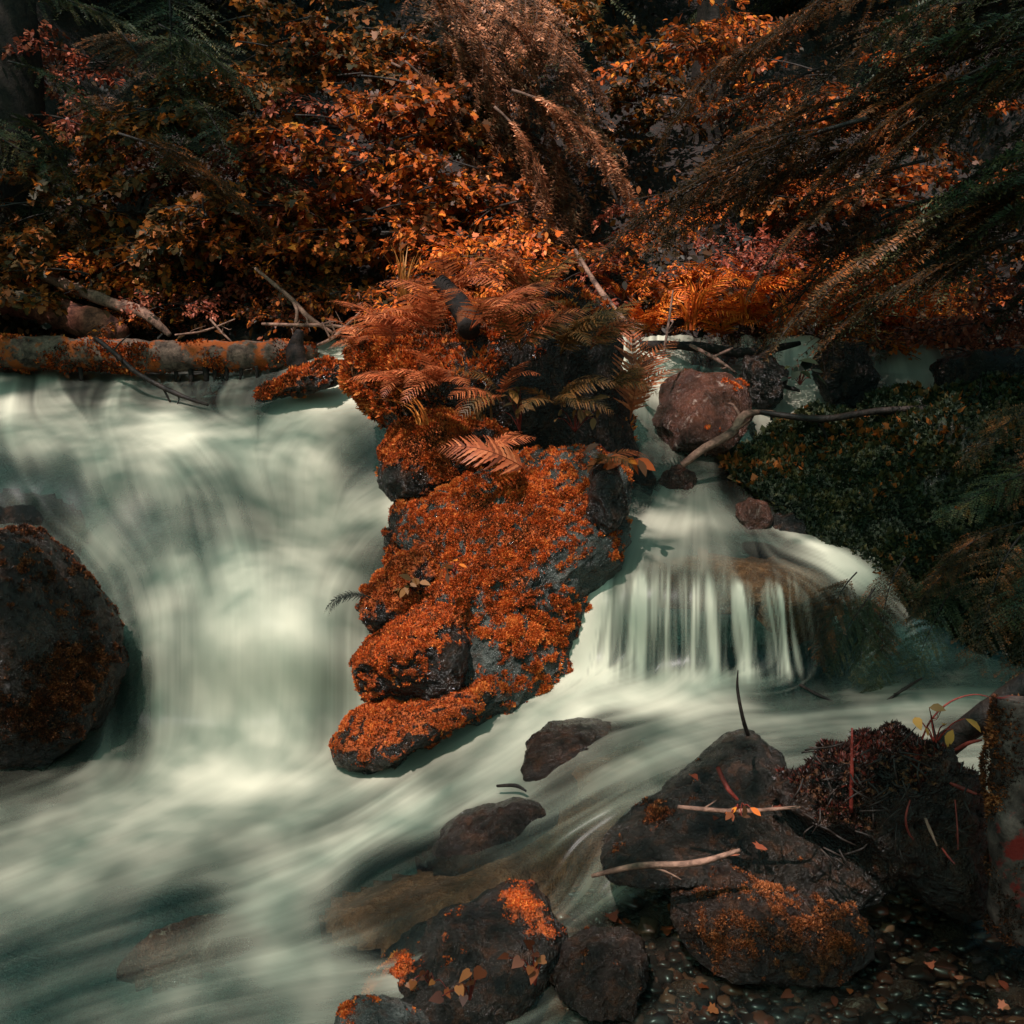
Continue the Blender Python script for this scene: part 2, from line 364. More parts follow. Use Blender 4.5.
# direction of the current, as seen along the surface
FL = [(100,380,-.5,1),(230,385,-.7,1),(20,385,-.2,1),(60,415,.5,.3),(160,425,1,.25),(230,425,1,.3),(320,395,-1,.55),(280,430,-.6,.7),(370,450,-.8,.7),(200,460,.6,.8),(120,470,.2,1),(70,490,.3,1),
 (250,500,.4,1),(310,500,.05,1),(180,520,.15,1),(120,540,.7,.8),(300,550,-.15,1),(380,515,-1,.45),(350,550,-.6,.8),(385,570,-.2,1),(220,560,.3,1),(60,535,.8,.6),(130,600,.3,1),(170,640,0,1),(240,640,0,1),(300,640,0,1),(350,660,0,1),
 (240,720,0,1),(150,720,0,1),(330,720,0,1),(200,780,-1,.45),(320,785,-1,.5),(100,830,-1,.35),(300,830,-1,.35),(20,820,-1,.3),(410,770,-1,.65),(200,890,-1,.28),(100,960,-1,.3),(350,985,-1,.12),(250,970,-1,.2),(0,1000,-1,.4),(300,910,-.9,.35),(40,900,-1,.4),
 (650,630,0,1),(720,630,0,1),(800,630,.1,1),(600,590,-.15,1),(575,640,-.2,1),(620,545,-.35,1),(680,545,-.08,1),(740,545,.2,1),(800,550,1,.4),(850,575,1,.7),(660,515,-.4,.5),(740,515,.6,.4),
 (750,705,-1,.04),(850,705,-1,.05),(950,710,-1,.05),(620,700,-1,.16),(550,710,-.9,.45),(530,735,-.85,.6),(450,765,-.9,.5),(680,740,-1,.3),(650,765,-1,.5),(580,810,-.9,.5),(520,840,-.9,.42),(430,875,-.9,.42),(590,870,-.45,.9),(350,880,-.8,.55),(780,740,-1,.1),
 (640,400,0,1),(630,440,0,1),(800,370,0,1),(850,370,0,1),(920,380,.3,1),(650,475,-.2,1),(710,480,.1,1),(900,950,-.8,.4),(620,920,-.8,.3),(1000,900,-.7,.4)]
FO = [(20,382,.15),(60,385,.22),(85,390,.06),(110,385,.35),(125,395,.2),(150,395,.12),(180,388,.42),(205,395,.15),(235,385,.4),(255,390,.2),(270,392,.15),(10,405,.95),(60,410,.75),(110,415,.8),(170,430,1),(230,425,.9),(300,405,1),(350,388,1),(290,425,.75),(345,420,.55),(355,450,.25),(378,455,.1),(40,440,.85),(100,450,.85),(160,470,.75),(120,505,.4),(220,500,.45),(200,530,.25),(150,540,.3),(185,545,.28),(250,530,.35),(280,500,.6),(320,470,.9),(260,455,.95),(330,520,.85),(380,490,.65),(392,510,1),(370,550,.45),(385,562,.25),(395,575,.2),(340,575,.92),(300,560,.95),(240,564,1),(180,566,.97),(100,540,.75),(125,600,.35),(138,680,.2),(128,720,.25),(165,620,.75),(185,612,.62),(165,700,.65),(220,620,.95),(285,625,1),(220,700,.85),(290,690,.88),(350,680,.72),(340,730,.65),(250,730,.9),
 (0,480,.03),(30,480,.03),(55,488,.04),(70,505,.08),(10,510,.22),(40,505,.06),(50,525,.08),(25,525,.3),(0,535,.3),(80,530,.55),(20,530,.3),(60,560,.3),
 (100,765,.7),(180,770,.95),(240,775,1),(300,770,.95),(60,780,.4),(85,755,.2),(20,800,.35),(100,800,.85),(40,830,.75),(180,820,.85),(280,820,.8),(360,790,.75),(400,820,.85),(330,845,.7),(240,865,.6),(225,874,.5),(150,860,.75),(80,870,.75),(30,890,.75),(20,920,.42),(120,900,.28),(150,925,.12),(200,900,.1),(175,915,.08),(265,905,.7),(300,925,.6),(230,940,.42),(100,950,.22),(30,960,.15),(60,990,.3),(180,985,.5),(280,965,.8),(340,965,.75),(360,1000,.4),(250,1010,.35),(150,1015,.35),(20,1015,.2),
 (470,750,.7),(440,775,.55),(430,745,.5),(460,720,.45),(510,690,.5),(540,665,.5),(480,780,.8),(510,760,.85),(540,730,.95),(580,705,1),(640,700,1),(700,705,.85),(420,810,.9),(350,830,.6),(370,870,.14),(400,855,.14),(450,900,.08),(500,870,.14),(560,830,.32),(540,850,.2),(500,850,.25),(450,880,.14),(620,790,.35),(660,770,.42),(580,880,.35),(600,850,.3),(470,830,.1),(400,920,.08),(330,880,.5),(690,750,.5),(740,730,.4),(640,735,.2),(600,735,.1),(560,770,.1),(790,730,.35),(830,720,.3),(870,700,.35),(810,705,.15),(780,705,.35),(900,745,.35),(860,740,.35),(780,745,.55),(700,722,.6),(750,690,.75),(850,690,.4),(600,685,.85),(680,688,.92),(960,720,.3),(480,900,.04),(350,910,.05),(330,925,.15),
 (580,600,.8),(575,650,.7),(610,600,.72),(640,600,.66),(670,600,.66),(700,600,.64),(730,600,.62),(760,600,.56),(785,600,.45),(580,680,.7),(610,650,.58),(640,650,.55),(670,650,.54),(700,650,.57),(730,650,.56),(760,650,.54),(790,645,.48),(815,640,.25),(840,660,.2),(825,610,.1),(800,610,.25),(880,600,.08),(900,640,.08),(870,625,.08),(930,660,.1),(600,560,.8),(615,540,.72),(650,555,.48),(690,555,.36),(730,558,.32),(770,570,.26),(660,522,.98),(625,522,.8),(690,518,.95),(660,538,.55),(700,536,.36),(740,537,.30),(780,545,.26),(815,552,.42),(845,566,.6),(860,580,.5),(725,520,.75),(760,522,.5),(640,480,.18),(690,480,.25),(720,480,.2),(660,500,.45),(630,505,.4),(700,500,.5),(740,500,.2),(665,470,.2),(640,400,.4),(630,430,.25),(655,380,.6),(640,457,.45),(790,356,.7),(800,385,.95),(840,375,.3),(850,350,.2),(910,368,.9),(922,388,.95),(740,350,.1),(870,350,.1),(870,400,.25),(960,390,.08),(1000,380,.05),(700,350,.15),(780,395,.7),(790,525,.35),(750,512,.3),
 (560,920,.12),(650,930,.03),(900,940,.03),(900,1010,.03),(700,1015,.08),(980,900,.03),(1000,1000,.02)]
def shep(pts, px, py, sig):
    pts = np.asarray(pts, float); num = 0; den = 1e-12
    for row in pts:
        w = 1.0 / (((px - row[0]) ** 2 + (py - row[1]) ** 2) + sig ** 2) ** 2
        num = num + w[..., None] * row[2:]; den = den + w
    return num / den[..., None]

ST = 2.0
gx = np.arange(-80, 1106, ST); gy = np.arange(338, 1092, ST)
GX, GY = np.meshgrid(gx, gy)
WY = water_Y(GX, GY)
fl = shep(FL, GX, GY, 18); fl = nrm(fl)
foam0 = shep(FO, GX, GY, 9)[..., 0]
# silk: noise smeared along the current
def bil(img, x, y):
    h, w = img.shape; x = np.clip(x, 0, w - 1.01); y = np.clip(y, 0, h - 1.01)
    i = x.astype(int); j = y.astype(int); fx = x - i; fy = y - j
    return img[j, i] * (1 - fx) * (1 - fy) + img[j, i + 1] * fx * (1 - fy) + img[j + 1, i] * (1 - fx) * fy + img[j + 1, i + 1] * fx * fy
IX, IY = np.meshgrid(np.arange(len(gx), dtype=float), np.arange(len(gy), dtype=float))
def lic(img, steps, h=1.0):
    acc = img.copy(); tot = 1.0
    for sgn in (1, -1):
        x, y = IX.copy(), IY.copy()
        for s in range(steps):
            vx = bil(fl[..., 0], x, y); vy = bil(fl[..., 1], x, y); q = np.hypot(vx, vy) + 1e-6
            x = x + sgn * h * vx / q; y = y + sgn * h * vy / q
            w = 0.5 + 0.5 * math.cos(math.pi * s / steps)
            acc = acc + w * bil(img, x, y); tot += w
    return acc / tot
soft = lic(foam0, 26); foam0 = np.where(GY > 372, .25 * foam0 + .75 * soft, foam0)
wr = np.random.default_rng(5)
white = wr.normal(size=IX.shape)
def blur(a, r):
    for ax in (0, 1):
        k = np.ones(2 * r + 1) / (2 * r + 1)
        a = np.apply_along_axis(lambda v: np.convolve(np.pad(v, r, mode='edge'), k, 'valid'), ax, a)
    return a
std = lambda a: (a - a.mean()) / a.std()
s_fine = std(lic(white, 34)); s_mid = std(lic(std(blur(wr.normal(size=IX.shape), 2)), 55)); s_big = std(lic(std(blur(blur(wr.normal(size=IX.shape), 7), 7)), 50))
silk = 0.12 * s_fine + 0.40 * s_mid + 0.62 * s_big
# the curtain of the smaller fall parts into separate threads where it leaves the brink
brink = 568 + 5 * np.sin(GX * .11) + 4 * np.sin(GX * .29 + 1) + np.clip(GX - 770, 0, 99) * .5
sstep = lambda v, a, b_: np.clip((v - a) / (b_ - a), 0, 1) ** 2 * (3 - 2 * np.clip((v - a) / (b_ - a), 0, 1))
fallm = sstep(GY, brink - 6, brink + 14) * (1 - sstep(GY, 664, 692)) * sstep(GX, 560, 590) * (1 - sstep(GX, 800, 830))
xs = 680 + (GX - 680) * (1 - .0011 * (GY - 570)) + 1.2 * np.sin(GY * .03 + GX * .2)
n1 = lambda f_, o_: perlin(np.stack([xs * f_, GY * .004 + o_, np.full(GX.shape, o_)], -1))
threads = std(n1(.075, 3.3) + .7 * n1(.17, 8.1) + .45 * n1(.37, 1.7))
silk = silk * (1 - fallm) + (threads * .66 + .3 * s_mid) * fallm
# the threads of the smaller fall are the most distinct
con = shep([(680,620,.85),(620,640,.7),(750,620,.85),(800,640,.7),(650,535,.1),(720,540,.14),(600,590,.5),(240,660,.12),(300,520,.13),(200,540,.2),(140,640,.22),(100,430,.12),(320,400,.12),(100,390,.38),(230,390,.34),(200,780,.12),(100,860,.16),(150,930,.22),(280,950,.2),(50,1000,.2),(480,760,.24),(560,830,.5),(440,880,.45),(590,880,.5),(680,700,.2),(820,710,.3),(640,470,.4),(640,400,.35),(800,370,.4),(850,370,.4),(380,560,.3),(900,980,.2),(640,950,.15),(640,780,.35)], GX, GY, 25)[..., 0]
foam0 = foam0 * (1 - fallm) + shep(FO, GX, GY, 9)[..., 0] * fallm
thin = np.exp(-(((GX - 470) * .93 + (GY - 868) * -.37) / 140) ** 4 - (((GX - 470) * .37 + (GY - 868) * .93) / 48) ** 4)
foam0 = foam0 * (1 - .6 * thin)
foam = np.clip(foam0 + con * silk * (0.25 + 3.2 * foam0 * (1 - foam0)) * 0.62, 0, 1)
foam = np.clip(foam, 0.0, 0.97)
WP = P(GX, GY, WY)
# gentle ridges along the current (millimetres)
WP[..., 2] += 0.0035 * (0.6 * s_mid + 1.2 * s_big) * np.clip(con * 2.5, .25, 1)
WV = WP.reshape(-1, 3)
def normals_grid(Pg):
    a = np.gradient(Pg, axis=1); b = np.gradient(Pg, axis=0)
    return nrm(np.cross(b, a))
WN = normals_grid(WP); WN = np.where(WN[..., 2:3] < 0, -WN, WN)

def inside(poly, x, y):
    poly = np.asarray(poly, float); r = np.zeros(np.shape(x), bool)
    for (x0, y0), (x1, y1) in zip(poly, np.roll(poly, -1, 0)):
        c = (y0 > y) != (y1 > y)
        with np.errstate(divide='ignore', invalid='ignore'):
            r ^= c & (x < (x1 - x0) * (y - y0) / (y1 - y0) + x0)
    return r
WATER = [(-80,360),(250,366),(300,352),(340,338),(380,338),(385,400),(430,470),(440,520),(440,580),(420,640),(400,700),(400,730),(470,700),(500,660),(520,560),(540,500),(580,430),(590,338),(660,338),(770,338),(1000,345),(1010,410),(770,415),(790,500),(880,560),(920,640),(1106,690),(1106,1092),(-80,1092)]
quad_in = inside(WATER, GX[:-1, :-1] + ST / 2, GY[:-1, :-1] + ST / 2)
qi = np.arange(GX.size).reshape(GX.shape)
quads = np.stack([qi[1:, :-1], qi[1:, 1:], qi[:-1, 1:], qi[:-1, :-1]], -1)
def water_piece(name, sel):
    Fq = quads[sel & quad_in]
    used = np.unique(Fq); re = np.full(GX.size, -1); re[used] = np.arange(len(used))
    me = make_mesh(name, WV[used], [(re[Fq], 0)], [M_water], True, {'foam': foam.ravel()[used]})
    me.normals_split_custom_set_from_vertices(WN.reshape(-1, 3)[used].tolist())
    return tag(link(name, me), kind='structure')
cxx, cyy = GX[:-1, :-1], GY[:-1, :-1]
upper = cyy < 412
big = (cxx < 440) & (cyy >= 412) & (cyy < 752)
small = (cxx >= 560) & (cyy >= 500) & (cyy < 686)
water_piece('waterfall', big)
water_piece('waterfall', small)
water_piece('upper_stream_water', upper)
water_piece('stream_water', ~(upper | big | small))

# ------------------------------------------------------------------ ground: one sheet to the horizon
def base_z(x, y):
    z = np.interp(y, [-400, -30, -5, 0, 2.3, 3.0, 3.8, 4.2, 4.9, 5.6, 6.2, 7, 8, 10, 13, 20, 400], [-4, -1.5, -.8, -.6, -.42, -.3, -.15, .25, .7, .85, 1.0, 1.45, 2.1, 3.7, 6.2, 9, 30])
    side = np.maximum(np.abs(x - 0.1) - np.interp(y, [0, 3, 5, 8], [1.9, 1.7, 2.2, 3.0]), 0)
    return z + 1.8 * side / (1 + 0.35 * side)
m_ = inside(WATER, GX, GY)
sel = np.zeros_like(m_); sel[::13, ::13] = True; sel &= m_
cp = WP[sel]; cp = cp - np.array([0, -0.05, 0.0])
cz = cp[:, 2] - 0.13
# gravel shallows sit just under the film
sh = (GX[sel] > 540) & (GY[sel] > 860)
cz[sh] += 0.10
res = cz - base_z(cp[:, 0], cp[:, 1])
Kd = np.linalg.norm(cp[:, None, :2] - cp[None, :, :2], axis=-1)
wt = np.linalg.solve(np.exp(-(Kd / 0.22)) + 0.02 * np.eye(len(cp)), res)
u = np.linspace(-1, 1, 300)
sx = 3.2 * u + 396 * np.sign(u) * np.abs(u) ** 9
sy = 4.6 + 4.4 * u + 394 * np.sign(u) * np.abs(u) ** 9
TX, TY = np.meshgrid(sx, sy)
tq = np.stack([TX.ravel(), TY.ravel()], -1); tz = base_z(TX, TY).ravel()
near = (np.abs(tq[:, 0]) < 5) & (tq[:, 1] > 0) & (tq[:, 1] < 9)
idx = np.where(near)[0]
for i in range(0, len(idx), 5000):
    j = idx[i:i + 5000]
    tz[j] += np.exp(-(np.linalg.norm(tq[j][:, None] - cp[None, :, :2], axis=-1) / 0.22)) @ wt
p3 = np.stack([tq[:, 0], tq[:, 1], np.zeros(len(tq))], -1)
tz = tz + np.where(near, 0.02, 0.12) * fbm(p3 * 3.1, 4) + np.where(tq[:, 1] > 6.4, 0.25, 0) * fbm(p3 * 1.1 + 5, 4)
shallow = np.clip((3.35 - tq[:, 1]) / 0.3, 0, 1) * np.clip((tq[:, 0] + 0.02) / 0.25, 0, 1)
bank = np.clip((tq[:, 1] - 6.1) / 0.4 + np.maximum(np.abs(tq[:, 0]) - 2.0, 0), 0, 1)
ti = np.arange(TX.size).reshape(TX.shape)
tqd = np.stack([ti[:-1, :-1], ti[:-1, 1:], ti[1:, 1:], ti[1:, :-1]], -1).reshape(-1, 4)
ground = tag(link('ground', make_mesh('ground', np.column_stack([tq, tz]), [(tqd, 0)], [M_ground], True, {'shallow': shallow, 'bank': bank})), kind='structure')
def gz(x, y):
    i = int(np.clip(np.searchsorted(sy, y), 1, len(sy) - 1)); j = int(np.clip(np.searchsorted(sx, x), 1, len(sx) - 1))
    fx = (x - sx[j - 1]) / (sx[j] - sx[j - 1]); fy = (y - sy[i - 1]) / (sy[i] - sy[i - 1]); Z = tz.reshape(TX.shape)
    return float((Z[i - 1, j - 1] * (1 - fx) + Z[i - 1, j] * fx) * (1 - fy) + (Z[i, j - 1] * (1 - fx) + Z[i, j] * fx) * fy)

# ------------------------------------------------------------------ rocks
_ico = {}
def ico(s):
    if s not in _ico:
        b = bmesh.new(); bmesh.ops.create_icosphere(b, subdivisions=s, radius=1)
        _ico[s] = (np.array([v.co for v in b.verts]), np.array([[v.index for v in f.verts] for f in b.faces])); b.free()
    return _ico[s]

def tufts(V, Fa, wgt, count, length, seed, lean=(0, 0, .4), width=0.3, blades=4):
    """small leafy shoots rooted on a surface"""
    r = np.random.default_rng(seed)
    a, b, c = V[Fa[:, 0]], V[Fa[:, 1]], V[Fa[:, 2]]
    nn = np.cross(b - a, c - a); ar = np.linalg.norm(nn, axis=1); nn = nrm(nn)
    w = ar * wgt[Fa].mean(1); w = w / w.sum()
    f = r.choice(len(Fa), count, p=w)
    u, v = r.random(count), r.random(count); fl_ = u + v > 1; u[fl_], v[fl_] = 1 - u[fl_], 1 - v[fl_]
    p = a[f] + u[:, None] * (b[f] - a[f]) + v[:, None] * (c[f] - a[f]); nf = nn[f]
    tone = np.clip(0.5 + 0.7 * fbm(p * 22 + seed, 3) + 0.7 * fbm(p * 5 + seed, 2) + r.normal(size=count) * .2, 0, 1)
    Vs, Fs, As = [], [], []
    for k in range(blades):
        d = nrm(nf * 0.8 + np.array(lean) + r.normal(size=(count, 3)) * 0.55)
        L = length * .62 * np.exp(np.clip(r.normal(size=count), -2, 1.6) * .33)[:, None] * (.75 + .5 * tone[:, None])
        s = nrm(np.cross(d, r.normal(size=(count, 3)))) * L * width
        base = p - nf * 0.002
        q = np.stack([base, base + d * L * .5 + s, base + d * L, base + d * L * .5 - s], 1)
        i0 = k * count * 4
        Vs.append(q.reshape(-1, 3)); Fs.append(np.arange(count * 4).reshape(-1, 4) + i0); As.append(np.repeat(np.clip(tone + r.normal(size=count) * .1, 0, 1), 4))
    return np.vstack(Vs), np.vstack(Fs), np.concatenate(As)

def rock(name, poly, Y, depth, label, cat='rock', m=None, sub=6, seed=0, rough=0.10, blocky=0.72, moss=(), moss_bias=-0.6, tuft=0, tlen=0.012, tmat=None, group=None, facets=8, lean_back=0.0, tw=0.2, mossname='moss', speckle=.55):
    """a closed boulder whose silhouette from the bank is poly (photograph pixels), standing Y metres away, depth metres half-thick"""
    r = np.random.default_rng(100 + seed)
    poly = np.asarray(poly, float); c = np.array([(poly[:, 0].min() + poly[:, 0].max()) / 2, (poly[:, 1].min() + poly[:, 1].max()) / 2])
    if not inside(poly, c[0], c[1]): c = poly.mean(0)
    # radius by angle
    th = np.linspace(-np.pi, np.pi, 181); R = np.zeros(181)
    for i, a in enumerate(th):
        dx, dy = math.cos(a), -math.sin(a); best = 0
        for (x0, y0), (x1, y1) in zip(poly, np.roll(poly, -1, 0)):
            ex, ey = x1 - x0, y1 - y0; den = dx * ey - dy * ex
            if abs(den) < 1e-9: continue
            s = ((x0 - c[0]) * ey - (y0 - c[1]) * ex) / den; tt = ((x0 - c[0]) * dy - (y0 - c[1]) * dx) / den
            if s > 0 and 0 <= tt <= 1: best = max(best, s)
        R[i] = best
    R = np.convolve(np.concatenate([R[-4:-1], R, R[1:4]]), np.array([1, 2, 3, 4, 3, 2, 1]) / 16, 'valid')
    S, Fa = ico(sub)
    S = S.copy()
    # bevelled facets on the ball before it takes the outline
    for _ in range(facets):
        nv = nrm(r.normal(size=3) * np.array([.8, .5, .6]) + np.array([0, -1.1, .3])); h = r.uniform(.52, .80)
        dd = S @ nv - h; S = S - np.where(dd > 0, dd, 0)[:, None] * nv * 0.85
    ax, tz_, up = S[:, 0], -S[:, 1], S[:, 2]
    ang = np.arctan2(up, ax); rho = np.hypot(ax, up)
    rr = np.interp(ang, th, R) * np.clip(rho, 0, 1.05) ** blocky
    dpt = np.sign(tz_) * np.abs(tz_) ** 0.85 * depth
    px = c[0] + rr * np.cos(ang); py = c[1] - rr * np.sin(ang)
    V = P(px, py, np.full(len(px), Y))
    if lean_back: V = P(px, py, Y + lean_back * (V[:, 2] - V[:, 2].min()) / np.ptp(V[:, 2]))
    size = np.ptp(V[:, 2]) * .5 + np.ptp(V[:, 0]) * .5
    hfrac = (V[:, 2] - V[:, 2].min()) / max(np.ptp(V[:, 2]), 1e-6)
    V[:, 1] += -dpt
    cen = V.mean(0); nd = nrm(V - cen)
    q = V / size * 2.6 + seed * 13.7
    V = V + nd * (size * rough * (fbm(q, 5, .55) * .8 + 0.5 * (0.35 - np.abs(perlin(q * 1.9 + 3))) + .22 * (.3 - np.abs(perlin(q * 5.3 + 9))) + .16 * fbm(q * 9 + 4, 3)))[:, None]
    # vertex normals
    fnm = np.cross(V[Fa[:, 1]] - V[Fa[:, 0]], V[Fa[:, 2]] - V[Fa[:, 0]]); vn = np.zeros_like(V)
    for k in range(3): np.add.at(vn, Fa[:, k], fnm)
    vn = nrm(vn)
    mo = moss_bias + 0.55 * vn[:, 2] + 0.75 * fbm(V * 9 + seed, 4) + speckle * fbm(V * 34 + seed, 3)
    ppx, ppy = pix(V)
    for (bx, by, br, bw) in moss: mo = mo + bw * np.exp(-((ppx - bx) ** 2 + (ppy - by) ** 2) / br ** 2)
    mo = np.clip(mo, 0, 1)
    V = V + vn * (np.clip(mo, 0, 1) * (.006 + .022 * np.clip(fbm(V * 15 + 2, 3) + .25, 0, 1)) * min(1, size * 3) * (1 if tuft else 0))[:, None]
    me = make_mesh(name, V - cen, [(Fa, 0)], [m or M_rock], True, {'moss': mo})
    o = tag(link(name, me, None, cen), label, cat, group)
    if tuft:
        tv, tf, ta = tufts(V, Fa, np.clip(mo - .25, 0, 1) + 1e-6, tuft, tlen, seed, width=tw)
        link(mossname, make_mesh(mossname, tv - cen, [(tf, 0)], [tmat or M_moss], True, {'rnd': ta}), o)
    return o, V, Fa, mo

ROCKS = {}
R_ = lambda key, *a, **k: ROCKS.setdefault(key, rock(*a, **k))
R_('island', 'boulder', [(402,560),(395,535),(420,505),(455,490),(480,478),(520,462),(565,455),(610,462),(630,490),(632,520),(612,548),(600,582),(586,640),(560,688),(520,708),(480,712),(430,690),(392,640),(365,612),(372,580)], 3.84, .22,
   'large grey rock splitting the stream, its face quilted with orange moss', 'boulder', M_rock_pale, 7, 1, .13, .8,
   [(520,500,45,.4),(470,540,60,.6),(430,560,40,.3),(560,520,40,.2),(490,610,70,.6),(530,640,50,.4),(580,500,30,.4),(600,480,14,-.4),(590,575,22,-.4),(545,575,18,-.5),(620,505,16,-.8),(570,620,30,.4),(430,650,30,-.8),(470,650,30,-.8)], -.30, 80000, .0105, lean_back=.40, speckle=2.0, facets=9)
R_('knee', 'boulder', [(355,665),(362,640),(385,615),(430,600),(475,604),(492,625),(490,660),(478,690),(440,706),(400,708),(365,700)], 3.86, .22,
   'rounded rock capped with orange moss above the lowest mossy stone, dark under its brow', 'boulder', M_rock, 6, 2, .12, .7,
   [(400,625,45,.5),(380,660,30,.45),(450,612,30,.4),(370,690,20,.4),(410,650,30,.5),(462,668,28,-1.2),(420,692,18,-.6)], -.1, 26000, .0095, speckle=1.9)
R_('toe', 'rock', [(318,765),(335,735),(370,715),(405,705),(450,695),(490,684),(498,692),(470,715),(430,740),(400,768),(360,776),(330,772)], 3.72, .17,
   'low orange mossy stone at the foot of the middle rocks, lapped by white water', 'rock', M_rock, 6, 3, .10, .75,
   [(370,730,40,.45),(440,705,40,.5),(330,765,14,-.8),(390,772,16,-.7)], .0, 18000, .0095, speckle=1.9)
R_('ledge', 'rock', [(382,450),(400,425),(440,410),(490,420),(510,445),(500,480),(470,510),(440,505),(420,500),(395,498),(385,480)], 4.5, .22,
   'moss hung block jutting over the white water under the ferns', 'rock', M_rock, 6, 4, .14, .7,
   [(410,440,40,.9),(460,470,40,.4),(400,490,25,-.8)], 0.05, 22000, .013, speckle=1.1)
R_('nub', 'rock', [(388,520),(400,505),(430,500),(470,510),(470,570),(440,600),(400,580),(385,560)], 4.28, .18,
   'small dark rock with leaf litter wedged beside the white water below the fern ledge', 'rock', M_rock, 6, 5, .14, .7, [(420,570,25,.5),(395,575,20,.5),(440,520,25,.5)], -.2, 9000, .012, speckle=1.2)
R_('ridge', 'rock', [(362,610),(375,585),(405,560),(430,548),(445,570),(430,600),(400,625),(370,630)], 3.98, .15,
   'sloping mossy rib of rock with small green plants above the rounded mossy rock', 'rock', M_rock, 6, 6, .12, .75, [(390,580,30,.9)], 0.2, 8000, .011)
R_('mound', 'mossy_mound', [(352,400),(350,375),(370,340),(410,318),(470,305),(540,300),(590,310),(615,335),(622,380),(628,430),(625,470),(590,480),(520,480),(450,470),(410,430),(375,425)], 4.85, .42,
   'earthy mossy hummock between the two streams, overgrown with bronze ferns', 'mound', M_rock_dim, 6, 7, .14, .7,
   [(375,390,45,.9),(400,340,40,.6),(600,380,50,-.3),(560,420,60,-.3)], .05, 22000, .022)
R_('side', 'rock', [(588,470),(600,458),(618,465),(630,500),(622,530),(600,540),(585,520)], 4.02, .12,
   'wet black corner of rock beside the top of the smaller waterfall', 'rock', M_rock, 5, 8, .16, .7, [], -.8)
R_('left', 'boulder', [(-90,568),(-30,545),(15,540),(50,556),(82,588),(106,630),(114,680),(102,720),(72,750),(28,772),(-20,795),(-90,800)], 3.92, .33,
   'big dripping dark boulder beside the main waterfall with a tuft of rusty moss', 'boulder', M_rock_dim, 7, 9, .07, .6,
   [(30,720,40,1.1),(75,690,40,.5),(100,650,30,.5),(60,660,30,.4),(20,630,30,-.5),(60,580,50,.2)], -.46, 40000, .0105, M_moss_dark, speckle=1.5)
R_('brown', 'boulder', [(655,420),(662,385),(690,368),(725,370),(748,390),(752,415),(735,440),(715,458),(690,462),(665,458)], 4.85, 0.2,
   'reddish brown boulder with flaking crust between the two upper cascades', 'boulder', M_rock_red, 6, 11, .09, .7, [(745,390,20,.5)], -.75, 500, .012, lean_back=0.3)
R_('tuftrock', 'mossy_rock', [(246,404),(262,388),(290,372),(325,364),(350,370),(342,384),(305,392),(270,401)], 5.36, .12,
   'small ragged mossy hump in the water under the end of the long log', 'rock', M_rock, 6, 41, .2, .75, [(265,392,16,.9),(310,375,40,.4)], -.2, 2600, .022)
R_('falls_rock', 'rock', [(815,352),(838,340),(866,348),(876,372),(872,400),(845,410),(822,396)], 5.36, .13, 'black wet rock splitting the upper right cascade', 'rock', M_rock, 6, 42, .14, .7)
R_('falls_gap', 'rock', [(742,352),(770,350),(784,372),(780,398),(762,412),(745,398)], 5.3, .12, 'dark shaded stone between the brown boulder and the upper right cascade', 'rock', M_rock, 6, 43, .14, .7)
R_('falls_side', 'rock', [(935,365),(975,352),(1040,350),(1050,400),(960,405),(938,395)], 5.3, .14, 'dark rock closing the upper right cascade under the russet bush', 'rock', M_rock, 6, 44, .14, .7)
R_('cas1', 'rock', [(733,520),(738,505),(752,498),(768,505),(772,522),(760,532),(742,532)], 4.42, .08, 'little round reddish stone at the brink of the smaller waterfall', 'rock', M_rock_red, 5, 12, .12)
R_('cas2', 'rock', [(768,532),(775,515),(792,508),(808,520),(812,535),(795,543)], 4.40, .08, 'small grey stone veiled by water beside the round reddish one', 'rock', M_rock, 5, 13, .12)
R_('cas3', 'rock', [(655,490),(662,472),(680,466),(694,474),(696,492),(675,500)], 4.66, .07, 'small wet brown stone in the step below the brown boulder', 'rock', M_rock_red, 5, 14, .14)
R_('cas4', 'rock', [(630,488),(636,468),(648,464),(655,478),(650,494)], 4.68, .06, 'narrow wet stone next to the orange leaves at the upper step', 'rock', M_rock_dim, 5, 15, .14)
R_('wet', 'rock', [(523,775),(526,750),(545,731),(580,723),(618,729),(642,742),(648,760),(628,780),(590,794),(540,795)], 3.26, 0.14,
   'shiny brown stone in midstream with threads of water over its face', 'rock', M_rock_dim, 6, 17, .10, .6, [], -1, lean_back=0.28)
R_('peak', 'boulder', [(598,860),(620,830),(665,795),(700,765),(728,738),(752,733),(775,750),(800,785),(820,820),(815,860),(760,875),(680,880),(620,878)], 2.86, 0.15,
   'dark pointed boulder with a bare twig standing on its tip', 'boulder', M_rock, 6, 18, .09, .85, [(650,815,26,.55),(620,845,20,.5)], -.75, 900, .010, M_moss_dark, lean_back=0.40, facets=3)
R_('back', 'rock', [(690,870),(720,850),(770,832),(820,823),(865,828),(890,850),(895,885),(870,905),(800,905),(730,890)], 2.87, 0.10,
   'long dark stone with rusty streaks lying behind the blocky speckled one', 'rock', M_rock, 6, 19, .09, .7, [(840,832,16,.8),(740,850,22,.5),(790,860,18,.4)], -.75, 700, .010, M_moss_dark, lean_back=0.1)
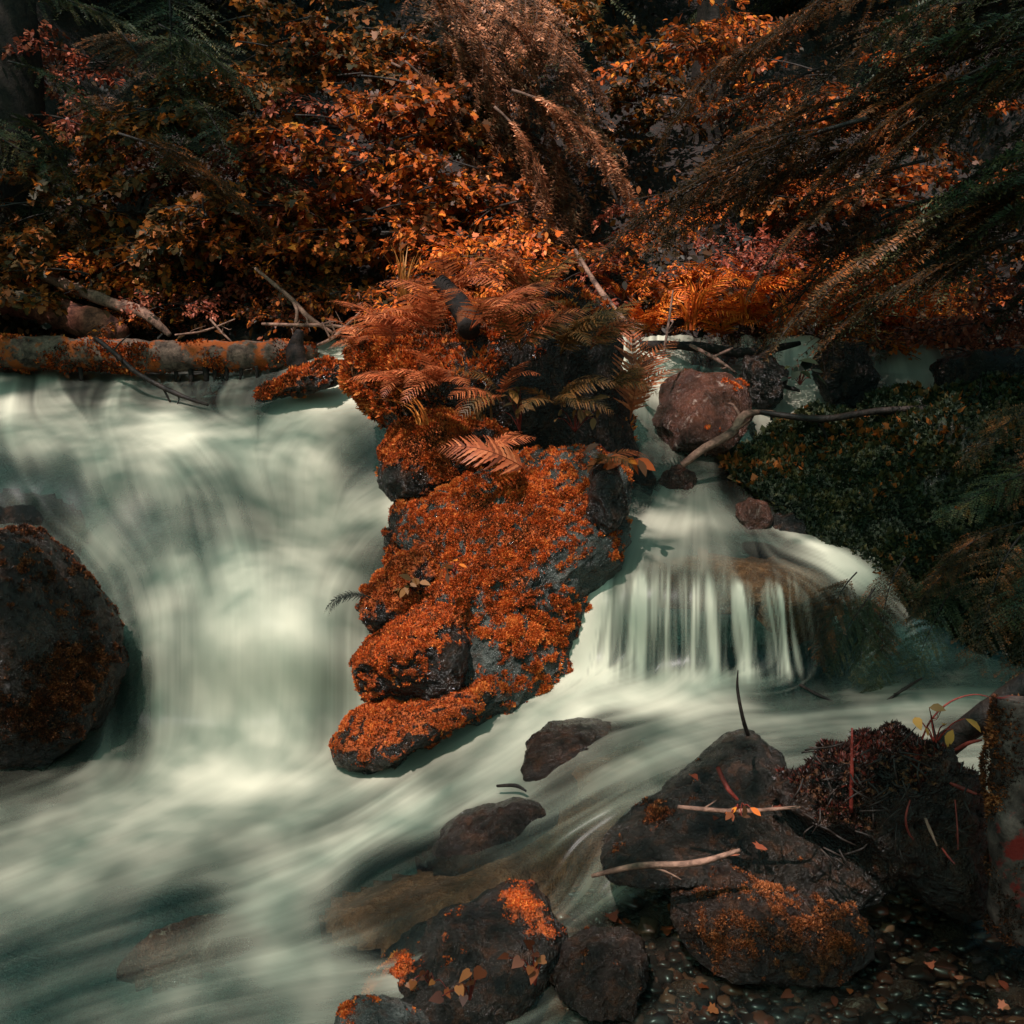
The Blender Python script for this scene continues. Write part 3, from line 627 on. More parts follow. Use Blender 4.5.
R_('block', 'boulder', [(672,890),(678,872),(705,866),(740,870),(765,888),(800,900),(850,908),(876,930),(872,960),(840,978),(780,985),(730,975),(690,950),(675,925)], 2.71, 0.10,
   'blocky brown stone with a pale worn edge and rusty speckled moss below', 'boulder', M_rock_dim, 6, 20, .07, .75, [(740,930,60,.6),(830,955,50,.6),(710,872,20,-.5)], -.52, 14000, .008, M_moss_dark, lean_back=0.14, speckle=1.4)
R_('front', 'boulder', [(355,1015),(365,985),(400,955),(450,925),(500,903),(535,897),(550,915),(570,945),(560,975),(530,1010),(500,1060),(400,1080),(350,1060)], 2.55, 0.17,
   'mossy wet stone at the near edge of the stream with heart shaped leaves', 'boulder', M_rock, 6, 21, .11, .75, [(520,905,26,.7),(545,930,20,.5),(400,965,22,.6),(460,960,30,.25),(375,990,20,.5)], -.62, 2600, .008, lean_back=0.25)
R_('squat', 'rock', [(542,975),(555,955),(590,940),(630,938),(650,955),(655,985),(630,1010),(580,1020),(550,1005)], 2.62, 0.13,
   'squat black stone tucked against the stone with heart shaped leaves', 'rock', M_rock_dim, 6, 22, .15, .8, [(600,945,20,.4)], -.8, 500, .008, M_moss_dark, facets=16, lean_back=0.14)
R_('corner', 'rock', [(320,1060),(335,1015),(365,1003),(400,1010),(430,1030),(430,1080),(340,1090)], 2.45, 0.1,
   'striped wet stone cut off by the bottom of the picture', 'rock', M_rock_pale, 6, 23, .09, .7, [(400,1010,20,.5),(345,1010,14,.4)], -.6, 600, .008, lean_back=0.1)
# rocks drowned just under the film: a sheet of rock with its own thickness below the water
def film_rock(name, poly, label, cat, m, off=.022, amp=.012, thick=.16, step=3, drop=.13):
    ss = slice(0, None, step); X, Y_, Wp, Wn = GX[ss, ss], GY[ss, ss], WP[ss, ss], WN[ss, ss]
    keep = inside(poly, X[:-1, :-1] + step, Y_[:-1, :-1] + step)
    si = np.arange(X.size).reshape(X.shape); sq = np.stack([si[1:, :-1], si[1:, 1:], si[:-1, 1:], si[:-1, :-1]], -1)[keep]
    used = np.unique(sq); re_ = np.full(X.size, -1); re_[used] = np.arange(len(used)); sq = re_[sq]
    top = Wp.reshape(-1, 3)[used]; nn_ = Wn.reshape(-1, 3)[used]
    pts = np.stack([X.ravel()[used], Y_.ravel()[used]], -1); pl = np.asarray(poly, float); pl2 = np.vstack([pl + (np.roll(pl, -1, 0) - pl) * k / 10 for k in range(10)])
    edge = np.clip(np.linalg.norm(pts[:, None] - pl2[None], axis=-1).min(1) / 38, 0, 1)
    top = top - nn_ * (off + amp * fbm(top * 9, 4) + drop * (1 - edge) ** 2)[:, None]
    bot = top - nn_ * thick - np.array([0, 0, .08]); nU = len(used)
    e = np.sort(np.vstack([sq[:, [0, 1]], sq[:, [1, 2]], sq[:, [2, 3]], sq[:, [3, 0]]]), 1)
    ee, c_ = np.unique(e, axis=0, return_counts=True); ee = ee[c_ == 1]; cs = top.mean(0)
    me = make_mesh(name, np.vstack([top, bot]) - cs, [(sq, 0), (sq[:, ::-1] + nU, 0), (np.stack([ee[:, 0], ee[:, 1], ee[:, 1] + nU, ee[:, 0] + nU], -1), 0)], [m], True, {'moss': np.zeros(2 * nU)})
    return tag(link(name, me, None, cs), label, cat)
film_rock('boulder', [(318,905),(330,885),(390,862),(470,845),(560,800),(640,775),(690,785),(650,850),(600,900),(480,935),(380,942),(330,930)], 'broad submerged brown slab under a glassy sheet of water', 'boulder', M_rock_brown, .014, .012, drop=.035)
film_rock('boulder', [(600,548),(650,528),(710,520),(790,528),(845,550),(862,580),(845,640),(800,660),(770,640),(760,600),(700,580),(640,578)], 'domed brown rock under the thin water at the brink of the smaller waterfall', 'boulder', M_rock_brown, .02, .01)
film_rock('boulder', [(540,730),(590,718),(650,715),(700,730),(680,760),(640,790),(580,805),(540,790)], 'rounded brown rock just under the water behind the shiny midstream stone', 'boulder', M_rock_brown, .014, .01)
film_rock('boulder', [(412,855),(438,818),(478,793),(515,785),(545,795),(560,820),(520,850),(450,872)], 'long dark stone breaking the surface where two flows part, with a stray twig', 'boulder', M_rock_dim, -.034, .022, drop=.07)
film_rock('boulder', [(-70,482),(0,472),(42,477),(68,496),(76,528),(52,552),(-70,560)], 'drowned dark rock with water slipping over it above the dripping boulder', 'boulder', M_rock, -.006, .012)
film_rock('rock', [(100,940),(140,900),(190,882),(240,880),(262,895),(215,925),(150,955)], 'reddish stone sunk under the pale pool', 'rock', M_rock_red, .012, .008)

# ------------------------------------------------------------------ mossy bank beside the smaller fall
R_('bank', 'mossy_bank', [(722,478),(738,448),(775,426),(830,418),(900,412),(960,405),(1110,400),(1110,790),(1000,752),(940,715),(905,675),(880,620),(862,585),(830,545),(790,510),(750,500)], 4.22, .36,
   'steep dark bank thick with green moss beside the smaller waterfall', 'bank', M_rock_green, 7, 31, .22, .7,
   [(800,460,80,.7),(900,560,140,.6),(1000,600,120,.6)], 0.1, 46000, .024, M_moss_green, tw=.25, lean_back=.5)
bk, bkV, bkF, bkM = ROCKS['bank']
tv, tf, ta = tufts(bkV, bkF, np.clip(.1 + 1.5 * fbm(bkV * 5 + 3, 3) + .5 * (pix(bkV)[1] < 480), 0, 1) + 1e-6, 9000, .034, 77, width=.36, blades=2)
link('creeper', make_mesh('creeper', tv - np.array(bk.location), [(tf, 0)], [leaf_mat('creeper_leaf', [(0, (0.007, 0.011, 0.005)), (0.6, (0.030, 0.032, 0.011)), (0.85, (0.085, 0.040, 0.010)), (1, (0.26, 0.07, 0.014))], .35)], True, {'rnd': ta}), bk)

M_char = bark_mat('rotten_black_wood', (0.004, 0.003, 0.003), (0.022, 0.012, 0.008), (0.10, 0.03, 0.01), amount=.6)
wy = lambda x, y: float(water_Y(np.array([float(x)]), np.array([float(y)]))[0])
# ------------------------------------------------------------------ logs, branches, sticks
def stick(name, pts, rad, label, cat, m, group=None, noise=.12, sides=7, mossy=0, sub=5, smat=None, side=()):
    W_ = [P(*p) for p in pts]; c = W_[0]
    W_ = np.array(W_); W_[1:-1] += (.3 if name == 'twig' else .15 if name == 'fallen_log' else 1) * np.random.default_rng(abs(int(pts[0][0])) + 7).normal(size=W_[1:-1].shape) * np.mean(rad) * .8
    b = Bag(); V, Q, T = tube(W_ - c, list(rad[:-1]) + [rad[-1] * .7], sides=sides, noise=noise * 1.6, sub=sub, seed=len(pts) + pts[0][0]); b.add(V, [Q, T], 0)
    o = tag(link(name, b.mesh(name, [m]), None, c), label, cat, group)
    q_ = np.random.default_rng(abs(int(pts[0][0] * 3 + pts[0][1]))); Ls = np.linalg.norm(W_[-1] - W_[0])
    for k in range(min(4, int(Ls / .11)) if max(rad) < .02 else 0):
        u_ = q_.uniform(.2, .85) * (len(W_) - 1); a_ = int(u_); p0 = W_[a_] + (W_[a_ + 1] - W_[a_]) * (u_ - a_); dr = nrm(nrm(W_[a_ + 1] - W_[a_]) + q_.normal(size=3) * .8); ln = Ls * q_.uniform(.08, .28); r0 = float(np.mean(rad)) * .55
        tw_ = Bag().tube(np.array([p0, p0 + dr * ln * .5 + q_.normal(size=3) * ln * .12, p0 + dr * ln + q_.normal(size=3) * ln * .15]) - c, [r0, r0 * .7, r0 * .25], sides=5, noise=.2)
        link('side_branch', tw_.mesh('side_branch', [m]), o)
    for sp, sr in side:
        q = Bag().tube(np.array([P(*p) for p in sp]) - c, sr, sides=5, noise=.1)
        link('side_branch', q.mesh('side_branch', [m]), o)
    if mossy:
        Fa = np.vstack([Q[:, [0, 1, 2]], Q[:, [0, 2, 3]]])
        Vw = V + c; w = np.clip(0.15 + 1.3 * fbm(Vw * 6, 4), 0, 1)
        tv, tf, ta = tufts(Vw, Fa, w + 1e-6, mossy, .016, abs(int(pts[0][0])) + 900)
        link('moss', make_mesh('moss', tv - c, [(tf, 0)], [smat or M_moss], True, {'rnd': ta}), o)
    return o, V + c, Q
lg, lv, lq = stick('fallen_log', [(-90,352,6.0),(60,353,5.95),(180,355,5.95),(270,356,6.0),(315,352,6.1)], [.078,.078,.074,.068,.055], 'long mossy log lying straight across the head of the main waterfall', 'log', M_log, noise=.2, sides=28, mossy=8000, sub=26)
# roots and moss beards hanging from the log
for i, (hx, hl, hw) in enumerate([(80,26,.012),(175,16,.012),(190,22,.016),(205,26,.016),(214,16,.012),(226,20,.01),(240,14,.012),(256,18,.01)]):
    p0 = P(hx, 366, 5.92)
    bb = Bag().tube(np.array([p0, p0 + [.004, 0, -hl * .0024], p0 + [-.003, 0, -hl * .0048]]) - P(-90, 352, 6.0), [hw, hw * .8, .003], sides=6, noise=.4)
    link('hanging_root', bb.mesh('hanging_root', [M_bark]), lg)
stick('fallen_log', [(-90,300,6.6),(0,298,6.5),(60,312,6.35),(110,330,6.25),(124,333,6.2)], [.06,.075,.085,.075,.05], 'short reddish broken log resting on top of the long mossy log', 'log', M_log_red, noise=.25, sides=16, sub=12)
stick('fallen_branch', [(18,264,6.4),(60,281,6.35),(110,303,6.25),(140,322,6.15),(170,335,6.08)], [.018,.028,.030,.028,.018], 'pale weathered limb leaning down onto the long mossy log', 'branch', M_branch_pale, noise=.3, sides=10, sub=10)
stick('fallen_branch', [(95,338,5.8),(112,355,5.7),(140,375,5.6),(175,390,5.5),(208,405,5.42)], [.010,.012,.012,.011,.008], 'dark curved bough dipping from the log into the white water', 'branch', M_twig_dark, noise=.15, side=[([(106,352,5.75),(114,352,5.75),(118,362,5.7)], [.006,.007,.004])])
stick('fallen_branch', [(255,268,6.1),(290,300,6.05),(310,318,6.0),(333,333,6.0)], [.008,.013,.013,.010], 'thin pale bent branch slanting down behind the log end', 'branch', M_branch_pale, side=[([(292,300,6.05),(297,312,6.0),(294,330,6.0)], [.008,.009,.008])])
stick('twig', [(175,335,6.0),(205,331,6.0),(235,319,6.0)], [.005,.006,.004], 'slim pale twig arching up from the long log', 'twig', M_branch_pale)
stick('twig', [(210,319,6.0),(222,332,5.98),(232,342,5.96)], [.005,.006,.004], 'short pale twig crossing the arching one on the log', 'twig', M_branch_pale)
stick('fallen_branch', [(262,324,6.0),(300,327,5.95),(330,329,5.95),(362,330,5.9)], [.008,.009,.009,.006], 'pinkish straight branch lying level behind the log end', 'branch', M_branch_pale)
stick('fallen_branch', [(318,345,5.95),(335,337,5.9),(360,312,5.85)], [.007,.008,.005], 'forked pale stick rising toward the fern hummock', 'branch', M_branch_pale, side=[([(330,338,5.9),(322,322,5.9)], [.006,.004]),([(337,335,5.9),(329,320,5.88)], [.006,.003])])
stick('stump', [(300,368,5.85),(297,350,5.85),(300,330,5.87)], [.045,.04,.03], 'dark rotten snag standing at the end of the long log', 'stump', M_char, noise=.5, sides=12, sub=8)
stick('stump', [(470,332,4.5),(453,303,4.55),(437,280,4.6)], [.042,.046,.040], 'black broken stump poking out of the ferns on the hummock', 'stump', M_char, noise=.35, sides=16, sub=10)
stick('fallen_branch', [(575,250,5.4),(600,287,5.2),(620,315,5.05),(640,340,4.95)], [.008,.012,.012,.010], 'straight tan branch leaning above the left shoulder of the brown boulder', 'branch', M_branch_pale)
stick('fallen_branch', [(682,465,4.6),(705,450,4.62),(730,432,4.68),(748,414,4.75),(775,412,4.8)], [.012,.018,.018,.017,.008], 'reddish branch propped against the front of the brown boulder', 'branch', M_branch_pale, noise=.2)
stick('fallen_branch', [(755,362,5.4),(775,377,5.35),(800,391,5.3)], [.012,.013,.009], 'short dark branch lying across the upper right cascade', 'branch', M_twig_dark)
stick('fallen_branch', [(690,345,5.5),(715,358,5.4),(735,372,5.3)], [.008,.009,.006], 'grey stick lying behind the brown boulder', 'branch', M_twig, side=[([(712,358,5.4),(725,352,5.4),(733,348,5.4)], [.007,.008,.004])])
stick('fallen_branch', [(640,345,5.6),(690,347,5.6),(750,346,5.6),(800,343,5.65)], [.02,.024,.024,.015], 'dark mossy branch lying level along the orange bracken', 'branch', M_bark, noise=.2)
stick('fallen_branch', [(760,412,4.75),(820,416,4.7),(880,412,4.75),(960,404,4.8),(1040,392,4.9)], [.010,.014,.014,.012,.010], 'long dark branch along the crest of the mossy bank', 'branch', M_twig_dark)
stick('twig', [(663,357,5.0),(668,325,5.05),(673,290,5.1)], [.006,.006,.004], 'upright thin grey stem beside the lone fern', 'twig', M_twig)
stick('twig', [(748,735,3.02),(744,715,3.0),(738,690,3.0),(738,670,3.0)], [.0055,.005,.004,.002], 'bare black twig standing on the tip of the pointed boulder', 'twig', M_twig_dark, noise=.2)
stick('stick', [(592,876,2.78),(640,867,2.75),(690,860,2.72),(740,850,2.72)], [.005,.008,.009,.006], 'pale stripped stick lying in front of the pointed boulder', 'stick', M_branch_pale)
stick('stick', [(678,807,2.82),(740,809,2.78),(800,807,2.78)], [.005,.006,.005], 'thin pale stick lying level across the pointed boulder', 'stick', M_branch_pale)
stick('stick', [(718,768,2.85),(728,785,2.80),(738,800,2.78)], [.006,.006,.005], 'short red stem leaning on the pointed boulder', 'stick', M_stem_red)
stick('twig', [(497,786,wy(497,786)-.06),(515,786,wy(515,786)-.06),(526,791,wy(526,791)-.05)], [.004,.006,.004], 'stray black twig on the long midstream stone', 'twig', M_twig_dark)
stick('twig', [(800,685,wy(800,685)),(815,693,wy(815,693)-.02),(834,702,wy(834,702)+.01)], [.004,.006,.004], 'bent black twig in the water below the smaller waterfall', 'twig', M_twig_dark)
stick('twig', [(885,702,wy(885,702)+.01),(905,688,wy(905,690)-.05),(922,678,wy(905,690)-.08)], [.004,.005,.004], 'thin dark twig pointing up out of the pool by the debris', 'twig', M_twig_dark)
stick('fallen_log', [(915,770,3.0),(950,745,2.98),(990,714,2.95),(1060,660,2.9)], [.03,.034,.038,.04], 'black slanting limb rising above the driftwood heap', 'log', M_twig_dark, noise=.2, sides=12, sub=8)

# ------------------------------------------------------------------ peeling trunk at the edge, debris
b = Bag(); c = P(1022, 900, 2.75)
b.tube(np.array([P(1026,930,2.75), P(1022,850,2.75), P(1018,760,2.78), P(1022,700,2.8)]) - c, [.085,.075,.07,.06], sides=22, noise=.35, sub=14)
st = tag(link('stump', b.mesh('stump', [M_birch]), None, c), 'upright stump with peeling grey and red bark at the water edge', 'stump')
sv, sq_, st3 = tube(np.array([P(1026,930,2.75), P(1022,850,2.75), P(1018,760,2.78), P(1022,700,2.8)]), [.086,.076,.071,.061], sides=22, noise=.35, sub=14)
sfa = np.vstack([sq_[:, [0, 1, 2]], sq_[:, [0, 2, 3]]]); sw = np.clip(.1 + 1.4 * fbm(sv * 11, 3) + 1.2 * (sv[:, 0] < P(1010, 800, 2.75)[0]), 0, 1)
tv, tf, ta = tufts(sv, sfa, sw + 1e-6, 5000, .011, 5, width=.2)
link('moss', make_mesh('moss', tv - c, [(tf, 0)], [M_moss_dark], True, {'rnd': ta}), st)
R_('debris', 'driftwood_heap', [(780,790),(815,770),(822,748),(845,738),(900,735),(950,742),(985,770),(990,830),(985,900),(930,905),(880,870),(820,830)], 2.95, .16, 'dark tangled heap of driftwood and needles between the pointed boulder and the stump', 'debris', M_rock_dim, 6, 33, .2, .7, [(880,760,60,.5),(830,800,50,.5)], -.3, 6000, .018, leaf_mat('debris_litter', [(0, (0.006, 0.005, 0.004)), (0.85, (0.026, 0.010, 0.007)), (1, (0.12, 0.02, 0.013))], 0.1, .4), tw=.14, mossname='litter')
RED = [('upright red dead stem standing in front of the driftwood heap', [(851,812,2.8),(852,770,2.8),(852,728,2.82)], [.0075,.0075,.006]),
 ('red curved stalk hanging on the driftwood heap', [(910,800,2.72),(905,818,2.7),(908,832,2.7),(914,840,2.7)], [.003,.004,.004,.003]),
 ('tan split stick leaning low on the driftwood heap', [(925,818,2.7),(931,832,2.68),(937,846,2.66)], [.005,.006,.004]),
 ('short red stick poking out beside the slanting limb', [(955,750,2.85),(968,746,2.83),(982,740,2.82)], [.006,.008,.005]),
 ('flat red splinter lying near the stump', [(950,783,2.8),(962,788,2.78),(977,794,2.76)], [.004,.008,.005]),
 ('thin red stalk sloping low down in front of the heap', [(942,848,2.66),(948,856,2.64),(955,864,2.62)], [.003,.004,.003]),
 ('long arched red stem bowing over the pool', [(920,745,3.0),(930,720,3.0),(950,702,3.0),(975,694,3.0),(995,699,3.0)], [.004,.004,.004,.003,.002]),
 ('dark upright stick beside the yellow leaved seedling', [(938,745,2.95),(934,730,2.95),(931,715,2.96)], [.006,.006,.004]),
 ('thin upright tan stick behind the red splinter', [(955,800,2.75),(957,830,2.72),(958,850,2.7)], [.003,.003,.003])]
for lb, pts, rd in RED:
    stick('stick', pts, [v * .65 for v in rd], lb, 'stick', M_stem_red if 'red' in lb else (M_branch_pale if 'tan' in lb else M_twig_dark), group='sticks on the driftwood heap')
for k in range(64):
    x0, y0 = rng.uniform(800, 975), rng.uniform(745, 860); a = rng.uniform(-1.2, 1.2) + (math.pi / 2 if rng.random() < .5 else 0); L = rng.uniform(12, 34)
    stick('twig', [(x0, y0, 2.78), (x0 + L * .5 * math.cos(a) + rng.normal() * 3, y0 + L * .5 * math.sin(a), 2.76), (x0 + L * math.cos(a), y0 + L * math.sin(a), 2.77)], [.0022, .0024, .001], 'thin dark twig tangled in the driftwood heap', 'twig', M_twig_dark, 'twigs in the driftwood heap')

# ------------------------------------------------------------------ pebbles in the shallows
PEB = [(632,906,11,8),(612,893,14,7),(650,893,10,6),(668,902,11,7),(590,905,13,8),(668,922,10,8),(640,925,12,8),(610,925,15,8),(655,880,9,5),(585,885,13,7),(685,990,16,8),(930,962,24,9),(985,968,22,9),(945,932,20,8),(905,992,24,8),(1005,925,20,8),(860,1008,22,8),(1012,1000,26,10)]
for i, (x, y, rx, ry) in enumerate(PEB):
    r_ = np.random.default_rng(i); aa = np.linspace(0, 2 * np.pi, 12, endpoint=False)
    poly = [(x + rx * math.cos(a) * r_.uniform(.85, 1.12), y + ry * math.sin(a) * r_.uniform(.85, 1.12)) for a in aa]
    Yp = float(water_Y(np.array([float(x)]), np.array([float(y)]))[0])
    rock('pebble', poly, Yp + .035, rx / F * Yp * .7, 'reddish pebble in the shallow water around the blocky stone', 'pebble', M_rock_red if i % 3 else M_rock_dim, 4, 60 + i, .08, .8, [], -1, group='pebbles in the shallows', facets=3)

# ------------------------------------------------------------------ ferns
def frond_mesh(L=0.4, n=24, wide=0.30, droop=0.5, seed=0, m=None, name='frond'):
    r = np.random.default_rng(seed); b = Bag()
    t = np.linspace(0, 1, 60); ang = 0.75 - (0.75 + droop) * t ** 1.2
    x = np.concatenate([[0], np.cumsum(np.cos(ang[:-1]) / 59)]) * L; z = np.concatenate([[0], np.cumsum(np.sin(ang[:-1]) / 59)]) * L
    sp = np.stack([x, np.zeros(60), z], -1)
    V, Q, T = tube(sp[::6], np.linspace(.0024, .0007, 10), sides=4, sub=2); b.add(V, [Q, T], 0, 0.25)
    n = int(n * .8)
    for i in range(n):
        s = 0.14 + 0.85 * (i / (n - 1)); k = min(int(s * 59), 58); p = sp[k]; tg = nrm(sp[k + 1] - sp[k]); up = np.array([-tg[2], 0, tg[0]])
        w = wide * L * (math.sin(math.pi * min(1, (s * .95 + .03)) ** 0.75) ** .8) * .62 + .004
        for sg in (1, -1):
            a = math.radians(68 - 22 * s + r.normal() * 4)
            d = tg * math.cos(a) + np.array([0, sg, 0]) * math.sin(a); d = nrm(d + up * r.uniform(-.05, .12))
            S = nrm(np.cross(up, d)); m_ = 9
            q = np.linspace(0, 1, m_); cp_ = p + d * (q * w)[:, None] - up[None] * (0.22 * w * q ** 2)[:, None] + tg * (0.10 * w * q ** 2)[:, None]
            hw = w * .085 * (1 - q) ** .6 * np.where(np.arange(m_) % 2, 1.15, .62); hw[0] = w * .05; hw[-1] = 0.0003
            Vp = np.concatenate([cp_ + S * hw[:, None] - up * (hw * .25)[:, None], cp_ - S * hw[:, None] - up * (hw * .25)[:, None]])
            j = np.arange(m_ - 1); b.add(Vp, np.stack([j, j + 1, j + 1 + m_, j + m_], -1), 0, np.clip(.5 + .35 * r.normal(), 0, 1))
    return b.mesh(name, [m or M_fern])
FR = [frond_mesh(.42, 26, .34, .55, 1), frond_mesh(.42, 24, .30, .9, 2), frond_mesh(.42, 28, .36, .25, 3)]
FRB = frond_mesh(.42, 30, .40, .45, 8)
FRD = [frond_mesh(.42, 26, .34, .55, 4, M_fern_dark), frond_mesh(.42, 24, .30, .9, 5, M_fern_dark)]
def fern(px, py, Y, az, n, s, label, lib=FR, spread=60, elev=(-.1, .5), group=None, seed=0, fixed=None, up=None):
    """fronds fan from a crown; az 0 points at +x, 90 away from the camera, -90 at it"""
    r = np.random.default_rng(500 + seed); p = P(px, py, Y)
    t = thing('fern', p, label, 'fern', group)
    for k in range(n):
        a = math.radians(az + (r.uniform(-spread, spread) if fixed is None else fixed[k][0])); e = r.uniform(*elev) if fixed is None else fixed[k][1]
        f = link('frond', lib[int(r.integers(len(lib)))], t)
        d = np.array([math.cos(a) * math.cos(e), math.sin(a) * math.cos(e), math.sin(e)])
        place(f, p, d, up or (r.normal() * .25, r.normal() * .25 - .25, 1), s * (r.uniform(.75, 1.15) if up is None else 1))
    return t
fern(532,474,4.06,172,1,.82,'broad bronze fern frond spread flat over the moss hung block',[FRB],fixed=[(0,.10)],seed=1,up=(.1,-.6,.75))
fern(475,462,4.17,10,2,.55,'small fern with two fronds just right of the broad flat one',FR,25,(.0,.3),seed=2)
fern(395,345,4.46,-150,8,.72,'bushy bronze fern drooping over the white water at the hummock corner',FR,70,seed=3,group='ferns on the hummock')
fern(430,335,4.42,-120,9,.80,'full bronze fern below the black broken stump',FR,80,seed=4,group='ferns on the hummock')
fern(470,330,4.38,-30,7,.95,'fern with long fronds sweeping sideways across the middle of the hummock',FR,50,(-.1,.3),seed=5,group='ferns on the hummock')
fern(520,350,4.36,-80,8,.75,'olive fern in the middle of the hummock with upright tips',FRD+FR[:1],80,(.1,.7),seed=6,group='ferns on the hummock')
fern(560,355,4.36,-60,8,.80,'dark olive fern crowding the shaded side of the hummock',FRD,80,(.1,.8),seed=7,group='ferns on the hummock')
fern(590,350,4.38,-20,6,.70,'fern leaning out above the fall beside the brown boulder',FRD+FR[:1],60,(.0,.6),seed=8,group='ferns on the hummock')
fern(630,420,4.5,60,5,.85,'lone tall fern beside the upright grey stem',FR,45,(.5,1.1),seed=9)
fern(400,385,4.40,-160,6,.55,'low fern hanging over the bright streak of water',FR,60,(-.5,.1),seed=10,group='ferns on the hummock')
fern(450,312,4.75,-100,7,.80,'fern behind the black broken stump',FR,90,(.2,.8),seed=11,group='ferns on the hummock')
fern(530,312,4.7,-90,8,.9,'fern along the top of the hummock under the drooping conifer',FRD+FR,90,(.2,.8),seed=12,group='ferns on the hummock')
fern(595,465,4.0,-30,4,.45,'little fern above the wet black corner of rock',FRD+FR[:1],60,(-.2,.4),seed=13)
fern(372,598,3.82,-170,4,.42,'dark little fern hanging over the white water from the mossy rib',[frond_mesh(.42, 20, .26, 1.1, 9, leaf_mat('black_fern', [(0, (.012, .016, .012)), (1, (.04, .04, .03))]))],25,(-.55,-.1),seed=14)
M_brack = leaf_mat('orange_bracken', [(0, (0.32, 0.050, 0.008)), (0.5, (0.64, 0.125, 0.016)), (1, (0.84, 0.27, 0.035))], 0.45)
BR = [frond_mesh(.42, 22, .40, .6, 21, M_brack), frond_mesh(.42, 20, .36, .9, 22, M_brack)]
for i in range(24):
    x = 632 + (i % 12) * 26 + rng.uniform(-10, 10); y = 336 - (i // 12) * 26 + rng.uniform(-8, 8)
    fern(x, y, 6.2 + (i // 12) * .5, -90, 7, rng.uniform(.65, .95), 'orange bracken fern on the lit bank above the brown boulder', BR, 100, (.1, .9), 'bracken on the lit bank', 40 + i)

fern(500,400,4.32,-100,7,.62,'low fern draping the front of the hummock above the broad flat frond',FR+FRD,85,(-.3,.5),seed=31,group='ferns on the hummock')
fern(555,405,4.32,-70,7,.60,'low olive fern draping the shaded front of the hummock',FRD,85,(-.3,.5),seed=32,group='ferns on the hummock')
fern(440,385,4.34,-110,7,.60,'low bronze fern draping the hummock over the moss hung block',FR,85,(-.3,.4),seed=33,group='ferns on the hummock')
fern(610,390,4.40,-40,6,.55,'little olive fern on the hummock edge facing the brown boulder',FRD,70,(-.2,.5),seed=34,group='ferns on the hummock')
fern(365,350,4.75,-160,6,.55,'bronze fern at the corner of the hummock nearest the log end',FR,80,(-.1,.5),seed=35,group='ferns on the hummock')
# ------------------------------------------------------------------ grass tufts
def grass(px, py, Y, n, L, label, az=-90, spread=180, lean=.45, seed=0, m=None, w=.004, cat='grass'):
    r = np.random.default_rng(seed); p = P(px, py, Y); b = Bag()
    for k in range(n):
        a = math.radians(az + r.uniform(-spread, spread)); l = L * r.uniform(.55, 1.1); ln = lean * r.uniform(.2, 1.4); q = np.linspace(0, 1, 9)
        dh = np.array([math.cos(a), math.sin(a), 0]); side = np.array([-dh[1], dh[0], 0])
        c_ = np.array([r.normal() * .012, r.normal() * .012, 0]) + dh * (ln * l * q ** 1.8)[:, None] + np.array([0, 0, 1]) * (l * (q - .45 * ln * q ** 2.5))[:, None]
        h = w * (1 - q ** 2) + .0003; V = np.concatenate([c_ + side * h[:, None], c_ - side * h[:, None]]); j = np.arange(8)
        b.add(V, np.stack([j, j + 1, j + 10, j + 9], -1), 0, r.random())
    return tag(link('grass_tuft', b.mesh('grass_tuft', [m or M_grass]), None, p), label, cat)
grass(405,300,5.1,22,.26,'upright tuft of orange grass behind the ferns next to the black stump',-90,180,.3,1)
grass(425,425,4.30,9,.22,'long arching grass blades in front of the ferns',180,70,1.0,2)
grass(480,420,4.32,12,.20,'olive grass blades in the shade at the middle of the hummock',-90,180,.5,3,M_fern_dark)
grass(395,425,4.40,3,.20,'bent brown grass blade reaching over the white water',185,12,1.2,4,M_grass,.003)
grass(358,345,5.5,26,.12,'little orange moss topped tuft by the forked stick',-90,180,.6,5,M_grass,.005)
grass(300,398,5.36,60,.10,'ragged orange tuft of grass and twigs at the water under the log end',-90,180,.9,6,M_grass,.005)
grass(690,330,6.1,34,.34,'glowing tuft of orange grass at the near rim of the bracken',-90,180,.9,7,M_brack,.006)
grass(745,325,6.1,34,.30,'spiky orange grass tuft among the bracken near the upper cascade',-90,180,.9,8,M_brack,.006)
grass(790,335,6.0,20,.30,'sparse orange grass by the thin dark saplings',-90,180,.9,9,M_brack,.006)

# ------------------------------------------------------------------ leafy plants
LEAF = np.array([(0, 0), (.25, .20), (.5, .27), (.78, .17), (1, 0), (.78, -.17), (.5, -.27), (.25, -.20)])
MAPLE = np.array([(0, 0), (.10, .22), (.02, .48), (.30, .36), (.42, .56), (.56, .28), (.82, .26), (1, 0), (.82, -.26), (.56, -.28), (.42, -.56), (.30, -.36), (.02, -.48), (.10, -.22)])
HEART = np.array([(.06, 0), (-.06, .20), (.05, .40), (.35, .44), (.7, .22), (1, 0), (.7, -.22), (.35, -.44), (.05, -.40), (-.06, -.20)])
def put_leaves(b, pos, d, n_, L, shape, r, m=0, fold=.25, tone=None):
    pos, d, n_ = np.asarray(pos, float), nrm(d), nrm(n_); s = nrm(np.cross(n_, d)); n2 = np.cross(d, s); K = len(shape)
    L = np.broadcast_to(np.asarray(L, float), (len(pos),))[:, None, None]
    x, y = shape[:, 0], shape[:, 1]
    V = pos[:, None] + L * (d[:, None] * x[None, :, None] + s[:, None] * y[None, :, None] + n2[:, None] * (fold * np.abs(y) - .22 * x ** 2)[None, :, None])
    tn = r.random(len(pos)) if tone is None else tone
    b.add(V.reshape(-1, 3), np.arange(len(pos) * K).reshape(-1, K), m, np.repeat(tn, K))
